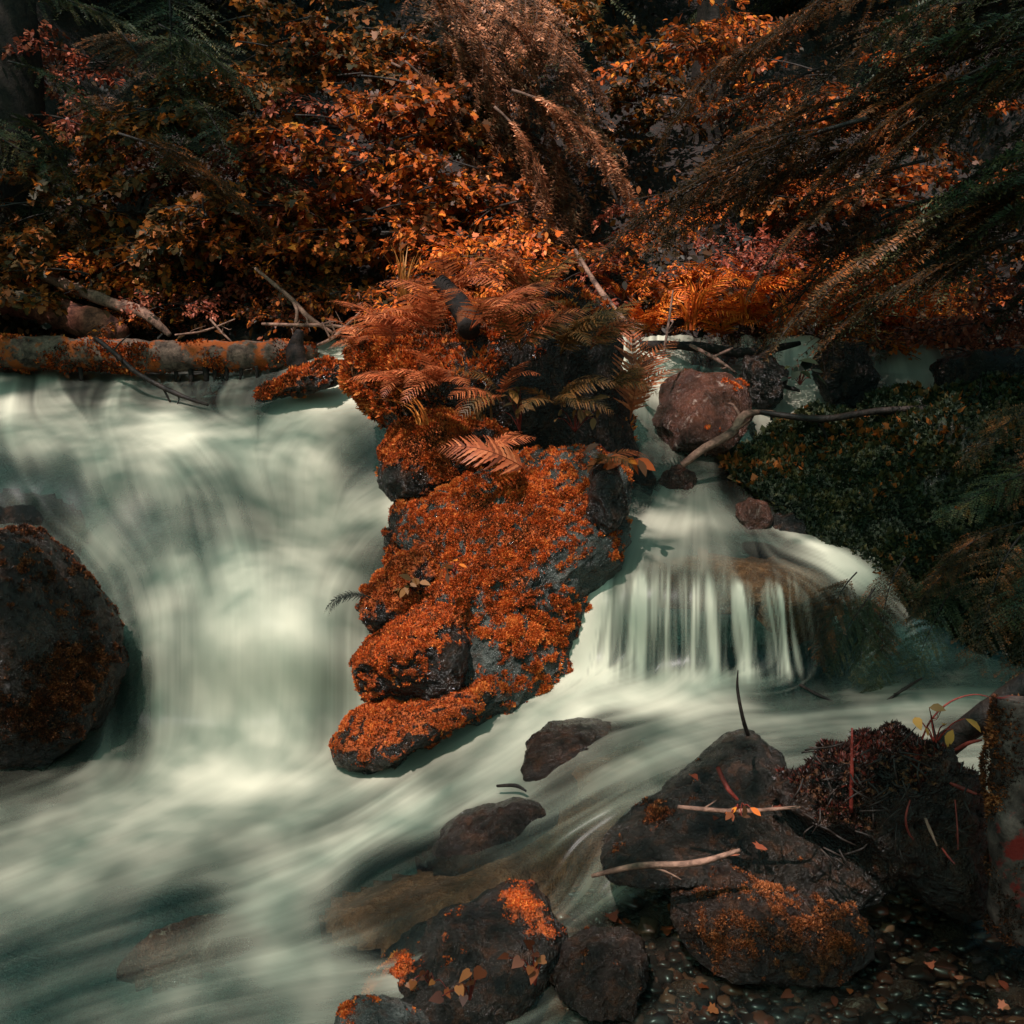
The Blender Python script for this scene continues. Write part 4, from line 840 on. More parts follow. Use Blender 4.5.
def branch_mesh(L, nl, ll, shape, mats, seed, flat=.35, name='branch', droop=.25, twigs=6):
    """a twig along +x with side twigs and leaves held in a loose layer"""
    r = np.random.default_rng(seed); b = Bag(); q = np.linspace(0, 1, 7)
    ax = np.stack([q * L, .06 * L * np.sin(q * 5 + r.random() * 6), .10 * L * q - droop * L * q ** 2], -1)
    b.tube(ax, np.linspace(.006, .0015, 7) * (L / .6), 1, sides=5, sub=2)
    P_, D_ = [], []
    for k in range(twigs):
        t_ = r.uniform(.15, .95); p0 = np.array([np.interp(t_, q, ax[:, i]) for i in range(3)]); sg = 1 if k % 2 else -1
        dd = nrm([r.uniform(.3, .9), sg * r.uniform(.5, 1.1), r.normal() * .22]); l = L * r.uniform(.25, .5) * (1.1 - .6 * t_)
        tw = np.array([p0, p0 + dd * l * .5 + [0, 0, .02 * L], p0 + dd * l]); b.tube(tw, [.003, .002, .001], 1, sides=4, sub=2)
        for j in range(nl // (twigs + 1) + 1):
            u_ = r.uniform(.15, 1.05); P_.append(p0 + dd * l * u_); D_.append(nrm(dd + r.normal(size=3) * .7))
    for j in range(nl // 4):
        u_ = r.uniform(.3, 1.02); P_.append([np.interp(u_, q, ax[:, i]) for i in range(3)]); D_.append(nrm(np.array([.6, r.choice([-1, 1]), 0]) + r.normal(size=3) * .4))
    P_, D_ = np.array(P_), np.array(D_)
    P_ = P_ + r.normal(size=P_.shape) * .012; D_[:, 2] -= .25
    nn = nrm(np.array([0, 0, 1]) + r.normal(size=P_.shape) * flat)
    put_leaves(b, P_, D_, nn, ll * r.uniform(.6, 1.2, len(P_)), shape, r)
    return b.mesh(name, mats)
def lib(mat_, shape, ll, n=3, L=.6, nl=46, base=0, **k): return [branch_mesh(L, nl, ll, shape, [mat_, M_twig_dark], base + i, **k) for i in range(n)]
B_or = lib(M_maple, MAPLE, .042, 4, base=10, nl=130)
B_ol = lib(M_maple_dark, MAPLE, .042, 4, base=20, nl=130)
B_rd = lib(M_red, LEAF, .042, 3, base=30, nl=120)
B_sm = lib(M_maple, LEAF, .042, 3, base=40, nl=120)
B_br = lib(M_brack, LEAF, .042, 3, base=45, nl=110)
def shrub(px, py, Y, blobs, lb, label, name='shrub', cat='shrub', group=None, seed=0, s=(.7, 1.2), stems=4, sr=.012):
    """blobs: (px, py, Y, rx, ry, count) clusters of leafy branches reached by stems from the base"""
    r = np.random.default_rng(700 + seed); p = P(px, py, Y); t = thing(name, p, label, cat, group)
    for bi, (bx, by, bY, rx, ry, cnt) in enumerate(blobs):
        c_ = P(bx, by, bY)
        q = Bag().tube(np.array([p, p * .6 + c_ * .4 + r.normal(size=3) * .06 + [0, .1, .05], c_]) - p, [sr, sr * .7, sr * .3], sides=6, noise=.1)
        link('stem', q.mesh('stem', [M_bark]), t)
        for k in range(int(cnt * 1.7)):
            x_, y_ = r.normal() * rx * .6 + bx, r.normal() * ry * .6 + by
            w_ = P(x_, y_, bY + r.uniform(-.35, .35)); a = r.uniform(0, 2 * np.pi)
            d = np.array([math.cos(a), math.sin(a) - .35, r.uniform(-.25, .25)])
            f = link('branch', lb[int(r.integers(len(lb)))], t)
            sc = r.uniform(*s); place(f, w_ - nrm(d) * .25 * sc, d, (r.normal() * .2, -.35 + r.normal() * .2, 1), sc)
    return t
G1 = 'shrubs on the far bank'
shrub(370,330,6.6,[(385,105,6.7,50,30,7),(330,190,6.6,70,40,10),(430,190,6.5,60,40,10),(470,260,6.3,60,35,9),(390,230,6.5,70,30,9)], B_or, 'large orange maple shrub glowing over the hummock behind the ferns', 'maple_shrub', 'shrub', G1, 1)
shrub(500,330,6.2,[(480,250,6.0,40,30,7),(520,280,5.9,40,25,7),(450,290,6.0,40,20,5)], B_br, 'bright orange bush directly behind the black broken stump', 'shrub', 'shrub', G1, 2, s=(.5,.8))
shrub(120,335,6.5,[(108,258,6.75,45,20,9),(168,285,6.7,45,18,8),(60,275,6.8,40,18,5)], B_br + B_sm[:1], 'low orange bush behind the reddish broken log', 'shrub', 'shrub', G1, 3, s=(.5,.8))
shrub(225,345,6.5,[(200,305,6.45,60,14,7),(290,315,6.4,40,12,5),(130,310,6.5,50,14,6)], B_sm+B_rd, 'straggly low bush filling the shade just behind the long mossy log', 'shrub', 'shrub', G1, 21, s=(.4,.7))
shrub(330,330,6.4,[(340,290,6.4,40,22,7),(300,250,6.6,45,24,7)], B_sm+B_ol, 'olive and orange bush over the end of the long mossy log', 'shrub', 'shrub', G1, 22, s=(.5,.9))
shrub(640,300,6.9,[(620,250,6.8,50,30,7),(580,300,6.6,40,20,5)], B_rd+B_sm, 'reddish bush in the gap under the bronze conifer', 'shrub', 'shrub', G1, 23, s=(.5,.9))
shrub(850,250,7.3,[(830,190,7.2,70,40,10),(940,200,7.0,60,40,8),(880,110,7.4,70,40,8)], B_ol+B_or, 'olive maple glimpsed between the hanging boughs', 'maple_shrub', 'shrub', G1, 24)
shrub(40,330,6.7,[(40,230,6.6,60,40,10),(20,280,6.5,40,25,6),(90,180,6.8,60,30,8)], B_ol, 'dark olive maple shrub above the reddish broken log', 'maple_shrub', 'shrub', G1, 4)
shrub(250,330,7.0,[(230,170,6.9,50,40,9),(280,210,6.8,50,35,9),(310,150,7.0,40,30,6),(270,270,6.7,45,25,6)], B_rd, 'russet bush with reddish narrow leaves over the thin pale bent branch', 'shrub', 'shrub', G1, 5)
shrub(210,330,6.7,[(215,220,6.5,40,25,6),(170,130,6.9,60,25,8),(240,100,7.0,70,25,8),(180,255,6.5,30,20,4)], B_ol, 'olive maple with layered branches behind the long mossy log', 'maple_shrub', 'shrub', G1, 6)
shrub(330,320,7.6,[(330,40,7.4,70,35,10),(400,60,7.3,60,35,9),(270,60,7.5,60,30,8),(440,130,7.1,40,25,5)], B_ol+B_or[:1], 'tall olive and orange maple reaching the top of the picture', 'maple_tree', 'tree', G1, 7)
shrub(740,200,7.6,[(750,40,7.4,50,30,7),(700,30,7.6,40,25,5),(740,100,7.2,40,15,3)], B_sm, 'orange leaved sapling high up beside the tilted trunk', 'sapling', 'tree', G1, 8)
shrub(690,300,6.6,[(690,215,6.5,25,18,4),(650,235,6.4,14,20,3),(660,280,6.4,30,15,4)], B_br, 'small glowing orange plant with few leaves above the bracken', 'shrub', 'shrub', G1, 9, s=(.35,.55))
shrub(880,335,6.6,[(870,270,6.5,60,25,9),(940,300,6.4,50,22,8),(820,290,6.5,40,20,6),(900,330,6.1,60,14,7)], B_br+B_sm[:1], 'orange bush spread along the lit bank under the hanging conifer', 'shrub', 'shrub', G1, 10, s=(.5,.8))
shrub(760,300,6.9,[(740,260,6.8,60,25,8),(800,250,6.8,50,25,6)], B_rd+B_br[:1], 'pinkish orange bush behind the bracken', 'shrub', 'shrub', G1, 11, s=(.5,.8))
shrub(1000,350,5.9,[(960,330,5.8,40,22,6),(1010,310,5.8,40,25,6)], B_rd, 'dark russet bush at the water edge under the slanting dead limb', 'shrub', 'shrub', G1, 12, s=(.5,.8))
shrub(620,210,7.8,[(600,30,8.0,60,40,8),(650,80,8.0,40,40,6)], B_ol, 'shadowy olive maple behind the bronze conifer', 'maple_tree', 'tree', G1, 13)
shrub(60,180,7.6,[(55,60,7.5,25,40,5),(60,130,7.3,40,20,5)], B_rd, 'russet creeper leaves beside the thick dark trunk', 'shrub', 'shrub', G1, 14)

# small plants on rocks
M_maple_heart = leaf_mat('heart_leaf', [(0, (0.06, 0.014, 0.006)), (0.6, (0.22, 0.052, 0.014)), (1, (0.36, 0.12, 0.03))], 0.3)
def seedling(px, py, Y, n, L, ll, shape, m, label, seed=0, lean=(0, 0), name='leafy_plant', spread=.5):
    r = np.random.default_rng(seed); p = P(px, py, Y); t = thing(name, p, label, 'plant')
    for k in range(n):
        d = nrm([lean[0] + r.normal() * spread, lean[1] - .2 + r.normal() * spread * .5, 1]); l = L * r.uniform(.5, 1.15)
        pts = np.array([[0, 0, 0], d * l * .55 + [0, 0, .01], d * l + [0, -.01, -.006]])
        sm_ = link('stem', Bag().tube(pts, [.002, .0016, .001], sides=5).mesh('stem', [M_stem_red]), t)
        b = Bag(); h = nrm([d[0] + r.normal() * .9, -.5 + r.normal() * .4, -.3 + r.normal() * .5])
        put_leaves(b, [pts[2]], [h], [[r.normal() * .6, -.5 + r.normal() * .4, 1]], ll * r.uniform(.5, 1.4), shape * np.array([1, r.uniform(.75, 1.15)]), r, fold=r.uniform(.2, .6))
        link('leaf', b.mesh('leaf', [m]), sm_)
    return t
seedling(470,1000,2.36,7,.085,.024,HEART,M_maple_heart,'heart leaved plant growing on the mossy stone at the near edge',1,spread=.55)
seedling(535,985,2.36,9,.095,.024,HEART,M_maple_heart,'taller heart leaved plant at the right side of the same mossy stone',2,spread=.4)
seedling(430,985,2.42,7,.05,.020,HEART,M_maple_heart,'creeping heart leaved sprig low on the slope of the mossy stone',3,spread=.9)
seedling(935,745,2.95,6,.10,.035,LEAF,leaf_mat('yellow_leaf', [(0,(.20,.10,.02)),(1,(.45,.24,.05))]),'yellow leaved seedling rising behind the driftwood heap',4,(-.4,0))
seedling(615,470,4.05,12,.10,.06,LEAF,M_maple,'orange leaved plant hanging by the wet black corner of rock',5,(.1,-.4),spread=.7)
seedling(410,590,3.9,14,.05,.035,LEAF,M_fern_dark,'small olive leaved herb on the mossy rib',6,spread=.9)
seedling(520,432,4.32,12,.16,.05,LEAF,M_fern_dark,'olive leaved herb under the ferns at the middle of the hummock',7,spread=.5)
seedling(575,432,4.32,10,.13,.05,LEAF,M_fern_dark,'dark leaved herb on the shaded side of the hummock',8,spread=.6)
seedling(455,575,3.76,8,.05,.035,LEAF,M_maple,'tiny pale orange herb on the big orange mossed rock',9,spread=.8)
seedling(740,815,2.78,8,.035,.03,LEAF,M_maple,'scrap of dead orange leaves caught on the pointed boulder',10,spread=1.0)
seedling(800,385,4.7,10,.10,.06,LEAF,M_moss_green,'dark sprig at the crest of the mossy bank beside the upper cascade',11,spread=.8)

# low leafy growth that hides the soil of the slope
r = np.random.default_rng(321)
NU = 52000
ux = r.uniform(-6, 6, NU); uy = 6.15 + 6.5 * r.random(NU) ** 1.4
cl = fbm(np.stack([ux * 1.6, uy * 1.6, np.zeros(NU)], -1), 3)
ok_ = (cl + r.normal(size=NU) * .25 > -.25) & ~((uy < 6.6) & (np.abs(ux) < 2.2) & (ux > -.55) & (ux < -.2))
ux, uy, cl = ux[ok_], uy[ok_], cl[ok_]
uz = np.array([gz(a, b_) for a, b_ in zip(ux, uy)]) + r.gamma(1.6, .07, len(ux)) * (1 + np.clip(cl, 0, 1) * 2)
b = Bag()
put_leaves(b, np.stack([ux, uy, uz], -1), nrm(r.normal(size=(len(ux), 3)) + [0, -.5, -.3]), nrm(r.normal(size=(len(ux), 3)) * .6 + [0, -.5, 1]), r.uniform(.025, .06, len(ux)), LEAF * np.array([1, 1.1]), r, tone=np.clip(.35 + .8 * fbm(np.stack([ux, uy, uz], -1) * 2.3 + 9, 3) + r.normal(size=len(ux)) * .2, 0, 1))
tag(link('undergrowth', b.mesh('undergrowth', [leaf_mat('undergrowth_leaf', [(0, (0.008, 0.008, 0.004)), (0.45, (0.04, 0.022, 0.008)), (0.75, (0.16, 0.042, 0.010)), (1, (0.42, 0.12, 0.02))], 0.35)])), kind='stuff')

for k in range(26):
    r = np.random.default_rng(4000 + k); x, y = [(r.uniform(575, 690), r.uniform(880, 945)), (r.uniform(870, 1010), r.uniform(895, 1010)), (r.uniform(690, 860), r.uniform(985, 1015)), (r.uniform(690, 860), r.uniform(775, 860))][k % 4]
    Yw = float(water_Y(np.array([x]), np.array([y]))[0]) - (.16 if k % 4 == 3 else .008)
    b = Bag(); put_leaves(b, [[0, 0, 0]], [nrm([r.normal(), r.normal(), r.normal() * .1])], [[r.normal() * .25, r.normal() * .25 - .2, 1]], r.uniform(.02, .042), (LEAF, MAPLE, HEART)[k % 3], r, fold=r.uniform(.1, .6))
    tag(link('fallen_leaf', b.mesh('fallen_leaf', [M_red if k % 2 else M_maple_heart]), None, P(x, y, Yw)), 'small dead leaf lying around the blocky speckled stone', 'leaf', 'fallen leaves at the water edge')

# gravel of the shallow bed
r = np.random.default_rng(808); gv, gf = ico(2); NGR = 2600
gxp = r.uniform(540, 1060, NGR); gyp = r.uniform(872, 1040, NGR)
k_ = (gxp > 560 + (gyp < 900) * 10) & ((gyp > 890) | (gxp < 700)); gxp, gyp = gxp[k_], gyp[k_]
gp = P(gxp, gyp, water_Y(gxp, gyp) + r.uniform(.018, .055, len(gxp)))
sz = np.clip(r.gamma(1.8, .0055, len(gp)), .003, .032)
Vg = gv[None] * (sz[:, None, None] * r.uniform(.6, 1.2, (len(gp), 1, 3)) * np.array([1.2, 1.2, .6])); Vg = Vg * (1 + .25 * r.normal(size=(len(gp), len(gv), 1)).clip(-1, 1))
Vg = Vg + gp[:, None]
m, t, o = mat('gravel_stone'); p = N(t, 'ShaderNodeBsdfPrincipled'); p.inputs['Roughness'].default_value = .3
t.links.new(ramp(t, [(0, (0.007, 0.005, 0.004)), (0.5, (0.028, 0.011, 0.008)), (0.85, (0.12, 0.032, 0.017)), (1, (0.20, 0.085, 0.05))], attr(t, 'rnd').outputs['Fac']).outputs[0], p.inputs['Base Color']); t.links.new(p.outputs[0], o.inputs[0])
tag(link('gravel', make_mesh('gravel', Vg.reshape(-1, 3), [((gf[None] + (np.arange(len(gp)) * len(gv))[:, None, None]).reshape(-1, 3), 0)], [m], True, {'rnd': np.repeat(r.random(len(gp)), len(gv))})), kind='stuff')

# ------------------------------------------------------------------ conifers
def bough_mesh(L, droop, seed, mats, nl=.024, step=.017, name='bough', hang=.16):
    """a drooping spray: main axis along +x, side twigs in two ranks, every twig set with flat needles"""
    r = np.random.default_rng(seed); b = Bag(); q = np.linspace(0, 1, 24)
    ax = np.stack([L * q * (1 - .12 * droop * q), .05 * L * np.sin(3 * q + seed), .10 * L * q - droop * L * q ** 2], -1)
    b.tube(ax[::3], np.linspace(.009, .002, 8) * L, 1, sides=5, sub=2)
    NP, ND, NN, NL = [], [], [], []
    n = int(L / step)
    for k in range(n):
        t_ = .10 + .9 * (k + r.random()) / n; p0 = np.array([np.interp(t_, q, ax[:, i]) for i in range(3)])
        tg = nrm(np.array([np.interp(min(t_ + .03, 1), q, ax[:, i]) for i in range(3)]) - np.array([np.interp(max(t_ - .03, 0), q, ax[:, i]) for i in range(3)]))
        sg = 1 if k % 2 else -1; sd = np.array([0, sg, 0]); l = L * (.30 * (1 - t_) ** .7 + .07) * r.uniform(.6, 1.3)
        d = nrm(tg * r.uniform(.35, .9) + sd * r.uniform(.8, 1.0) + [0, 0, r.normal() * .15])
        m_ = max(int(l / .006), 5); u_ = np.linspace(.05, 1, m_)[:, None]
        cv = p0 + d * (l * u_) + tg * (.15 * l * u_ ** 2) - np.array([0, 0, 1]) * (hang * l * u_ ** 2)
        dv = nrm(np.gradient(cv, axis=0))
        b.tube(np.stack([cv[0] - d * .05 * l, cv[m_ // 2], cv[-1]]), [.0020, .0014, .0007], 1, sides=3, sub=1)
        nn = nrm(np.array([0, 0, 1]) + r.normal(size=3) * .25)
        for s2 in (1, -1):
            S = nrm(np.cross(nn, dv)) * s2
            NP.append(cv); ND.append(nrm(S + dv * .35 + r.normal(size=cv.shape) * .35)); NN.append(np.tile(nn, (m_, 1)))
            NL.append(nl * r.uniform(.6, 1.15, m_) * (1.1 - .35 * u_[:, 0]))
    NP, ND, NN, NL = np.vstack(NP), np.vstack(ND), np.vstack(NN), np.concatenate(NL)[:, None]
    S = nrm(np.cross(ND, NN)) * NL * .17
    V = np.stack([NP, NP + ND * NL * .55 + S, NP + ND * NL, NP + ND * NL * .55 - S], 1).reshape(-1, 3)
    tone = np.clip(.5 + .8 * fbm(NP * 9 + seed, 2) + r.normal(size=len(NP)) * .15, 0, 1)
    b.add(V, np.arange(len(V)).reshape(-1, 4), 0, np.repeat(tone, 4))
    return b.mesh(name, mats)
BO_g = [bough_mesh(.9, .30, 51, [M_needle, M_twig_dark]), bough_mesh(.9, .45, 52, [M_needle, M_twig_dark]), bough_mesh(.9, .18, 53, [M_needle, M_twig_dark], hang=.25)]
M_needle_mix = leaf_mat('warm_needle', [(0, (0.016, 0.016, 0.007)), (0.55, (0.065, 0.034, 0.012)), (1, (0.30, 0.085, 0.02))], 0.3)
BO_w = [bough_mesh(.9, .30, 54, [M_needle_mix, M_twig_dark]), bough_mesh(.9, .45, 55, [M_needle_mix, M_twig_dark])]
BO_t = [bough_mesh(.9, .40, 56, [M_needle_tan, M_twig], .036, .020, hang=.25), bough_mesh(.9, .6, 57, [M_needle_tan, M_twig], .036, .020, hang=.40)]

def conifer(label, foot, top, r0, boughs, libs, group=None, seed=0, name='conifer', trunk_mat=None):
    """foot, top: world points of the trunk; boughs: (tip px, tip py, Y, heading degrees in plan, dip, scale)"""
    r = np.random.default_rng(900 + seed); foot = np.asarray(foot, float); top = np.asarray(top, float)
    t = thing(name, foot, label, 'tree', group)
    tk = Bag().tube(np.array([[0, 0, -.3], [.01, .01, .25], (top - foot) * .5 + [.02, 0, 0], top - foot]), [r0 * 1.35, r0, r0 * .8, r0 * .45], sides=16, noise=.14, sub=14)
    link('trunk', tk.mesh('trunk', [trunk_mat or M_bark]), t)
    for (x_, y_, Y_, az, dip, s_) in boughs:
        li = libs[int(r.integers(len(libs)))] if len(libs) != 5 else (libs[3 + int(r.integers(2))] if r.random() < (1040 - x_) / 320 else libs[int(r.integers(3))]); a = math.radians(az); d = np.array([math.cos(a) * math.cos(dip), math.sin(a) * math.cos(dip), -math.sin(dip)])
        f = link('bough', li, t); tip = P(x_, y_, Y_)
        place(f, tip - d * .85 * s_, d, (r.normal() * .15, r.normal() * .15, 1), s_)
    return t

r = np.random.default_rng(77)
# the hanging conifer on the shaded side: boughs sweep down towards the stream
bl = []
for (x_, y_, Y_) in [(632,82,5.6),(650,150,5.5),(668,196,5.4),(640,205,5.3),(600,198,5.3),(690,128,5.5),(720,170,5.2),(735,215,5.1),(700,60,5.6),(760,110,5.3),(770,235,5.0),(790,160,5.1),(745,262,5.4),(800,265,4.9),(815,300,4.8),(830,215,4.9),(850,120,5.0),(860,260,4.7),(840,60,5.2),(780,30,5.4),(730,15,5.6),(890,190,4.8),(910,90,4.9),(905,250,4.6),(940,150,4.7),(950,230,4.6),(960,60,4.8),(985,120,4.6),(990,200,4.5),(1000,270,4.4),(1010,40,4.7),(930,20,5.0),(880,10,5.1),(1020,160,4.4),(900,140,5.3),(820,100,5.5),(870,200,5.5),(760,190,5.7),(950,180,5.3),(1000,90,5.3),(980,250,5.2),(1030,230,5.0),(840,20,5.7),(1000,10,5.4)]:
    bl.append((x_, y_, Y_, 180 + r.uniform(-28, 28), r.uniform(.12, .5), r.uniform(.85, 1.35)))
conifer('big dark green conifer hanging its boughs from the shaded side over the bracken', (2.75, 5.0, gz(2.75, 5.0)), (2.7, 5.1, 6.5), .16, bl, BO_g + BO_w, seed=1)
# bronze conifer drooping over the middle
bl = []
for (x_, y_) in [(560,60),(600,95),(640,130),(620,170),(585,150),(560,120),(540,90),(520,60),(530,140),(575,190),(610,215),(560,220),(545,185),(600,250),(510,110),(590,35),(620,60),(575,10),(540,20),(500,30),(680,145),(610,130),(555,260),(590,290),(500,150)]:
    bl.append((x_, y_, r.uniform(6.2, 7.4), -30 + r.uniform(-35, 30), r.uniform(.3, .75), r.uniform(.75, 1.15)))
conifer('bronze conifer with long drooping sprays above the fern hummock', (-.15, 8.1, gz(-.15, 8.1)), (-.15, 8.2, 7), .13, bl, BO_t, seed=2)
# dark conifer with the thick trunk
bl = []
for (x_, y_) in [(160,60),(200,95),(240,130),(180,130),(130,120),(110,160),(60,160),(220,50),(190,20),(140,20),(260,90),(90,210),(20,190),(40,240),(300,160),(100,90),(10,120),(240,180),(280,200)]:
    bl.append((x_, y_, r.uniform(6.0, 6.9), -20 + r.uniform(-50, 40), r.uniform(.2, .6), r.uniform(.7, 1.1)))
f0 = P(28, 320, 7.2); conifer('dark conifer with a thick black trunk behind the reddish broken log', (f0[0], 7.2, gz(f0[0], 7.2)), (f0[0] - .1, 7.3, 7), .17, bl, BO_g + BO_w[:1], seed=3)
# reddish hanging conifer spray on the bank over the tufted end of the debris
bl = [(800,640,3.75,200,.75,.34),(825,660,3.72,215,.8,.34),(850,670,3.7,240,.85,.34),(880,690,3.7,260,.9,.30),(870,640,3.7,230,.7,.4),(900,600,3.7,200,.4,.4),(930,650,3.6,240,.6,.45),(960,620,3.55,220,.5,.5),(1000,650,3.5,230,.5,.5),(920,560,3.8,190,.3,.45),(980,560,3.7,200,.3,.5),(1010,600,3.5,220,.5,.5),(940,500,3.95,190,.3,.45),(1000,480,3.9,200,.3,.5),(960,440,4.1,195,.3,.5)]
conifer('young conifer on the mossy bank trailing brownish sprays into the pool', (1.75, 3.75, .75), (1.7, 3.75, 2.3), .035, bl, BO_g[:2] + BO_w, seed=4, name='young_conifer')
# trunks and dark trees up the slope
def back_tree(x, y, h, r0, label, lean=0.0, n=24, lo=.8, seed=0, libs=BO_g):
    q = np.random.default_rng(seed + 40); z0 = gz(x, y); t_ = []
    top = np.array([x + lean, y, z0 + h])
    o = thing('conifer', (x, y, z0), label, 'tree', 'trees up the slope')
    link('trunk', Bag().tube([[0, 0, -.3], [lean * .1, 0, .4], [lean * .5, 0, h * .5], [lean, 0, h]], [r0 * 1.3, r0, r0 * .8, r0 * .3], sides=14, noise=.12, sub=12).mesh('trunk', [M_bark]), o)
    for k in range(n):
        u_ = q.uniform(0, 1); z = lo + (min(h, 5.5) - lo) * u_; a = q.uniform(0, 2 * np.pi); dp = q.uniform(.15, .5); s_ = q.uniform(1.1, 1.9) * (1.15 - .5 * u_)
        f = link('bough', libs[int(q.integers(len(libs)))], o); place(f, np.array([x + lean * z / h, y, z0 + z]), (math.cos(a) * math.cos(dp), math.sin(a) * math.cos(dp), -math.sin(dp)), (0, 0, 1), s_)
f0 = P(705, 30, 8.6); back_tree(f0[0], 8.6, 7, .13, 'tilted mossy trunk between the bronze conifer and the hanging one', .5, 10, 1.6, 1)
for k, (x, y, lb) in enumerate([(-3.6,9.0,'shadowy conifer up the slope behind the thick black trunk'),(-2.4,9.6,'shadowy conifer up the slope over the low orange bush'),(-1.3,9.4,'shadowy conifer up the slope behind the tall olive maple'),(.6,10.0,'shadowy conifer up the slope behind the bronze conifer'),(2.3,9.4,'shadowy conifer up the slope behind the orange sapling'),(3.6,8.6,'shadowy conifer up the slope behind the hanging conifer'),(1.5,10.6,'shadowy conifer highest up the slope beyond the tilted trunk')]):
    back_tree(x, y, 7.5, .15, lb, 0, 30, .3, 10 + k)

# ------------------------------------------------------------------ unseen trees added for shade: leaves placed to dapple the clearing
# sun wanted at each spot; it sets how thickly shading leaves are placed
OPEN = [(40,40,.05),(55,75,.6),(20,150,.05),(20,300,.08),(60,200,.15),(130,140,.12),(150,30,.1),(200,60,.15),(232,55,.6),(290,40,.15),(330,130,.35),(300,180,.5),(230,210,.3),(100,262,.9),(165,280,.7),(50,260,.2),(280,250,.12),(330,290,.08),(390,100,.9),(350,60,.3),(440,40,.25),(420,160,.7),(470,200,.8),(370,220,.4),(480,255,1),(540,30,.9),(510,90,.7),(560,110,1),(600,160,.9),(650,150,1),(590,220,.7),(560,260,.5),(480,20,.5),(620,100,.8),(700,150,.6),(640,40,.06),(700,40,.08),(730,70,.4),(780,50,.5),(760,110,.35),(700,170,.45),(650,210,.55),(720,210,.35),(690,245,.9),(760,180,.2),(840,150,.1),(920,60,.08),(1000,100,.04),(960,220,.04),(840,230,.15),(760,260,.5),(660,305,1),(720,310,1),(790,325,.95),(850,300,.8),(910,290,.6),(960,320,.35),(1010,300,.12),(600,320,.15),(640,345,.5),
 (20,350,.3),(100,345,.6),(200,350,.7),(280,350,.5),(90,310,.8),(60,285,.6),(300,320,.35),(370,330,.7),(420,300,.8),(470,330,.8),(420,360,.8),(480,390,.6),(540,340,.45),(540,390,.25),(590,350,.2),(600,410,.25),(370,390,.8),(400,440,.9),(460,450,.6),(560,440,.6),(620,440,.5),
 (15,405,1),(60,400,.4),(120,385,.25),(200,385,.25),(165,430,1),(230,430,.6),(100,430,.45),(320,398,1),(280,410,.7),(350,425,.3),(60,460,.35),(160,480,.38),(250,470,.42),(320,470,.4),(100,520,.35),(220,530,.3),(330,540,.38),(380,500,.38),(380,560,.2),(200,580,.38),(270,570,.45),(288,625,1),(240,625,.5),(330,620,.4),(160,640,.28),(200,700,.35),(280,690,.38),(340,710,.3),(120,680,.2),(30,490,.2),(40,580,.12),(80,650,.2),(30,720,.5),(110,740,.15),(100,770,.3),(180,775,.5),(235,775,1),(290,775,.7),(60,830,.6),(200,840,.6),(320,810,.4),(385,810,.65),(420,790,.55),(100,900,.4),(230,900,.4),(20,950,.15),(120,970,.15),(300,960,.5),(340,980,.55),(200,1000,.22),(50,1010,.12),
 (430,540,.8),(520,500,.95),(480,560,1),(520,620,1),(570,510,.8),(600,500,.4),(420,630,.9),(380,650,.8),(470,650,.6),(370,730,1),(440,710,1),(540,680,.4),(590,580,.4),(620,560,.45),(660,520,.7),(640,600,.45),(700,600,.42),(760,600,.35),(700,540,.35),(760,545,.65),(800,560,.55),(830,560,.5),(640,650,.3),(720,660,.22),(820,650,.1),(600,700,.9),(650,702,1),(710,700,.6),(780,705,.25),(860,700,.15),(930,710,.12),(540,735,.7),(480,750,.5),(560,760,.4),(620,740,.4),(700,740,.25),(600,800,.3),(520,830,.6),(440,850,.6),(400,900,.55),(560,880,.5),(640,840,.2),
 (640,390,.3),(690,390,.9),(735,410,.6),(720,450,.3),(660,470,.5),(750,515,.5),(800,370,.8),(820,400,.6),(780,405,1),(920,378,.9),(860,360,.2),(780,440,.2),(850,440,.18),(800,480,.12),(900,480,.05),(1000,420,.03),(950,560,.03),(1000,640,.03),(870,600,.06),(880,660,.06),
 (740,745,.6),(660,820,.5),(620,850,.5),(720,830,.15),(800,832,.9),(860,828,.9),(740,845,.7),(740,874,.9),(700,868,.9),(800,900,.8),(780,930,.25),(850,950,.2),(900,780,.07),(960,800,.04),(1005,800,.12),(1005,720,.12),(620,900,.6),(640,940,.5),(500,910,.75),(540,900,.8),(450,950,.5),(400,980,.5),(500,1000,.35),(590,960,.2),(900,950,.2),(980,960,.14),(900,1010,.15),(720,1010,.2)]
bpy.context.view_layer.update()
dg = bpy.context.evaluated_depsgraph_get()
q = np.random.default_rng(99)
st_ = 10
kx, ky = np.meshgrid(np.arange(-60, 1100, st_), np.arange(-40, 1080, st_))
hit = np.full(kx.shape + (3,), np.nan); iswater = np.zeros(kx.shape, bool)
far = P(kx, ky, np.ones(kx.shape)); o_ = Vector((0, 0, CAM_H))
for i in range(kx.shape[0]):
    for j in range(kx.shape[1]):
        ok, loc, _n, _f, ob, _m = SC.ray_cast(dg, o_, (Vector(far[i, j]) - o_).normalized(), distance=14)
        if ok: hit[i, j] = loc; iswater[i, j] = 'water' in ob.name
op = shep(OPEN, kx.astype(float), ky.astype(float), 9)[..., 0]
op = np.where(ky < 348, np.clip(op * 1.6 + .02, 0, 1), op)
op = np.where(iswater & (kx < 720) & (ky > 376), .30, op)
op = np.where(iswater & (kx < 420) & (ky < 400), .22, op)
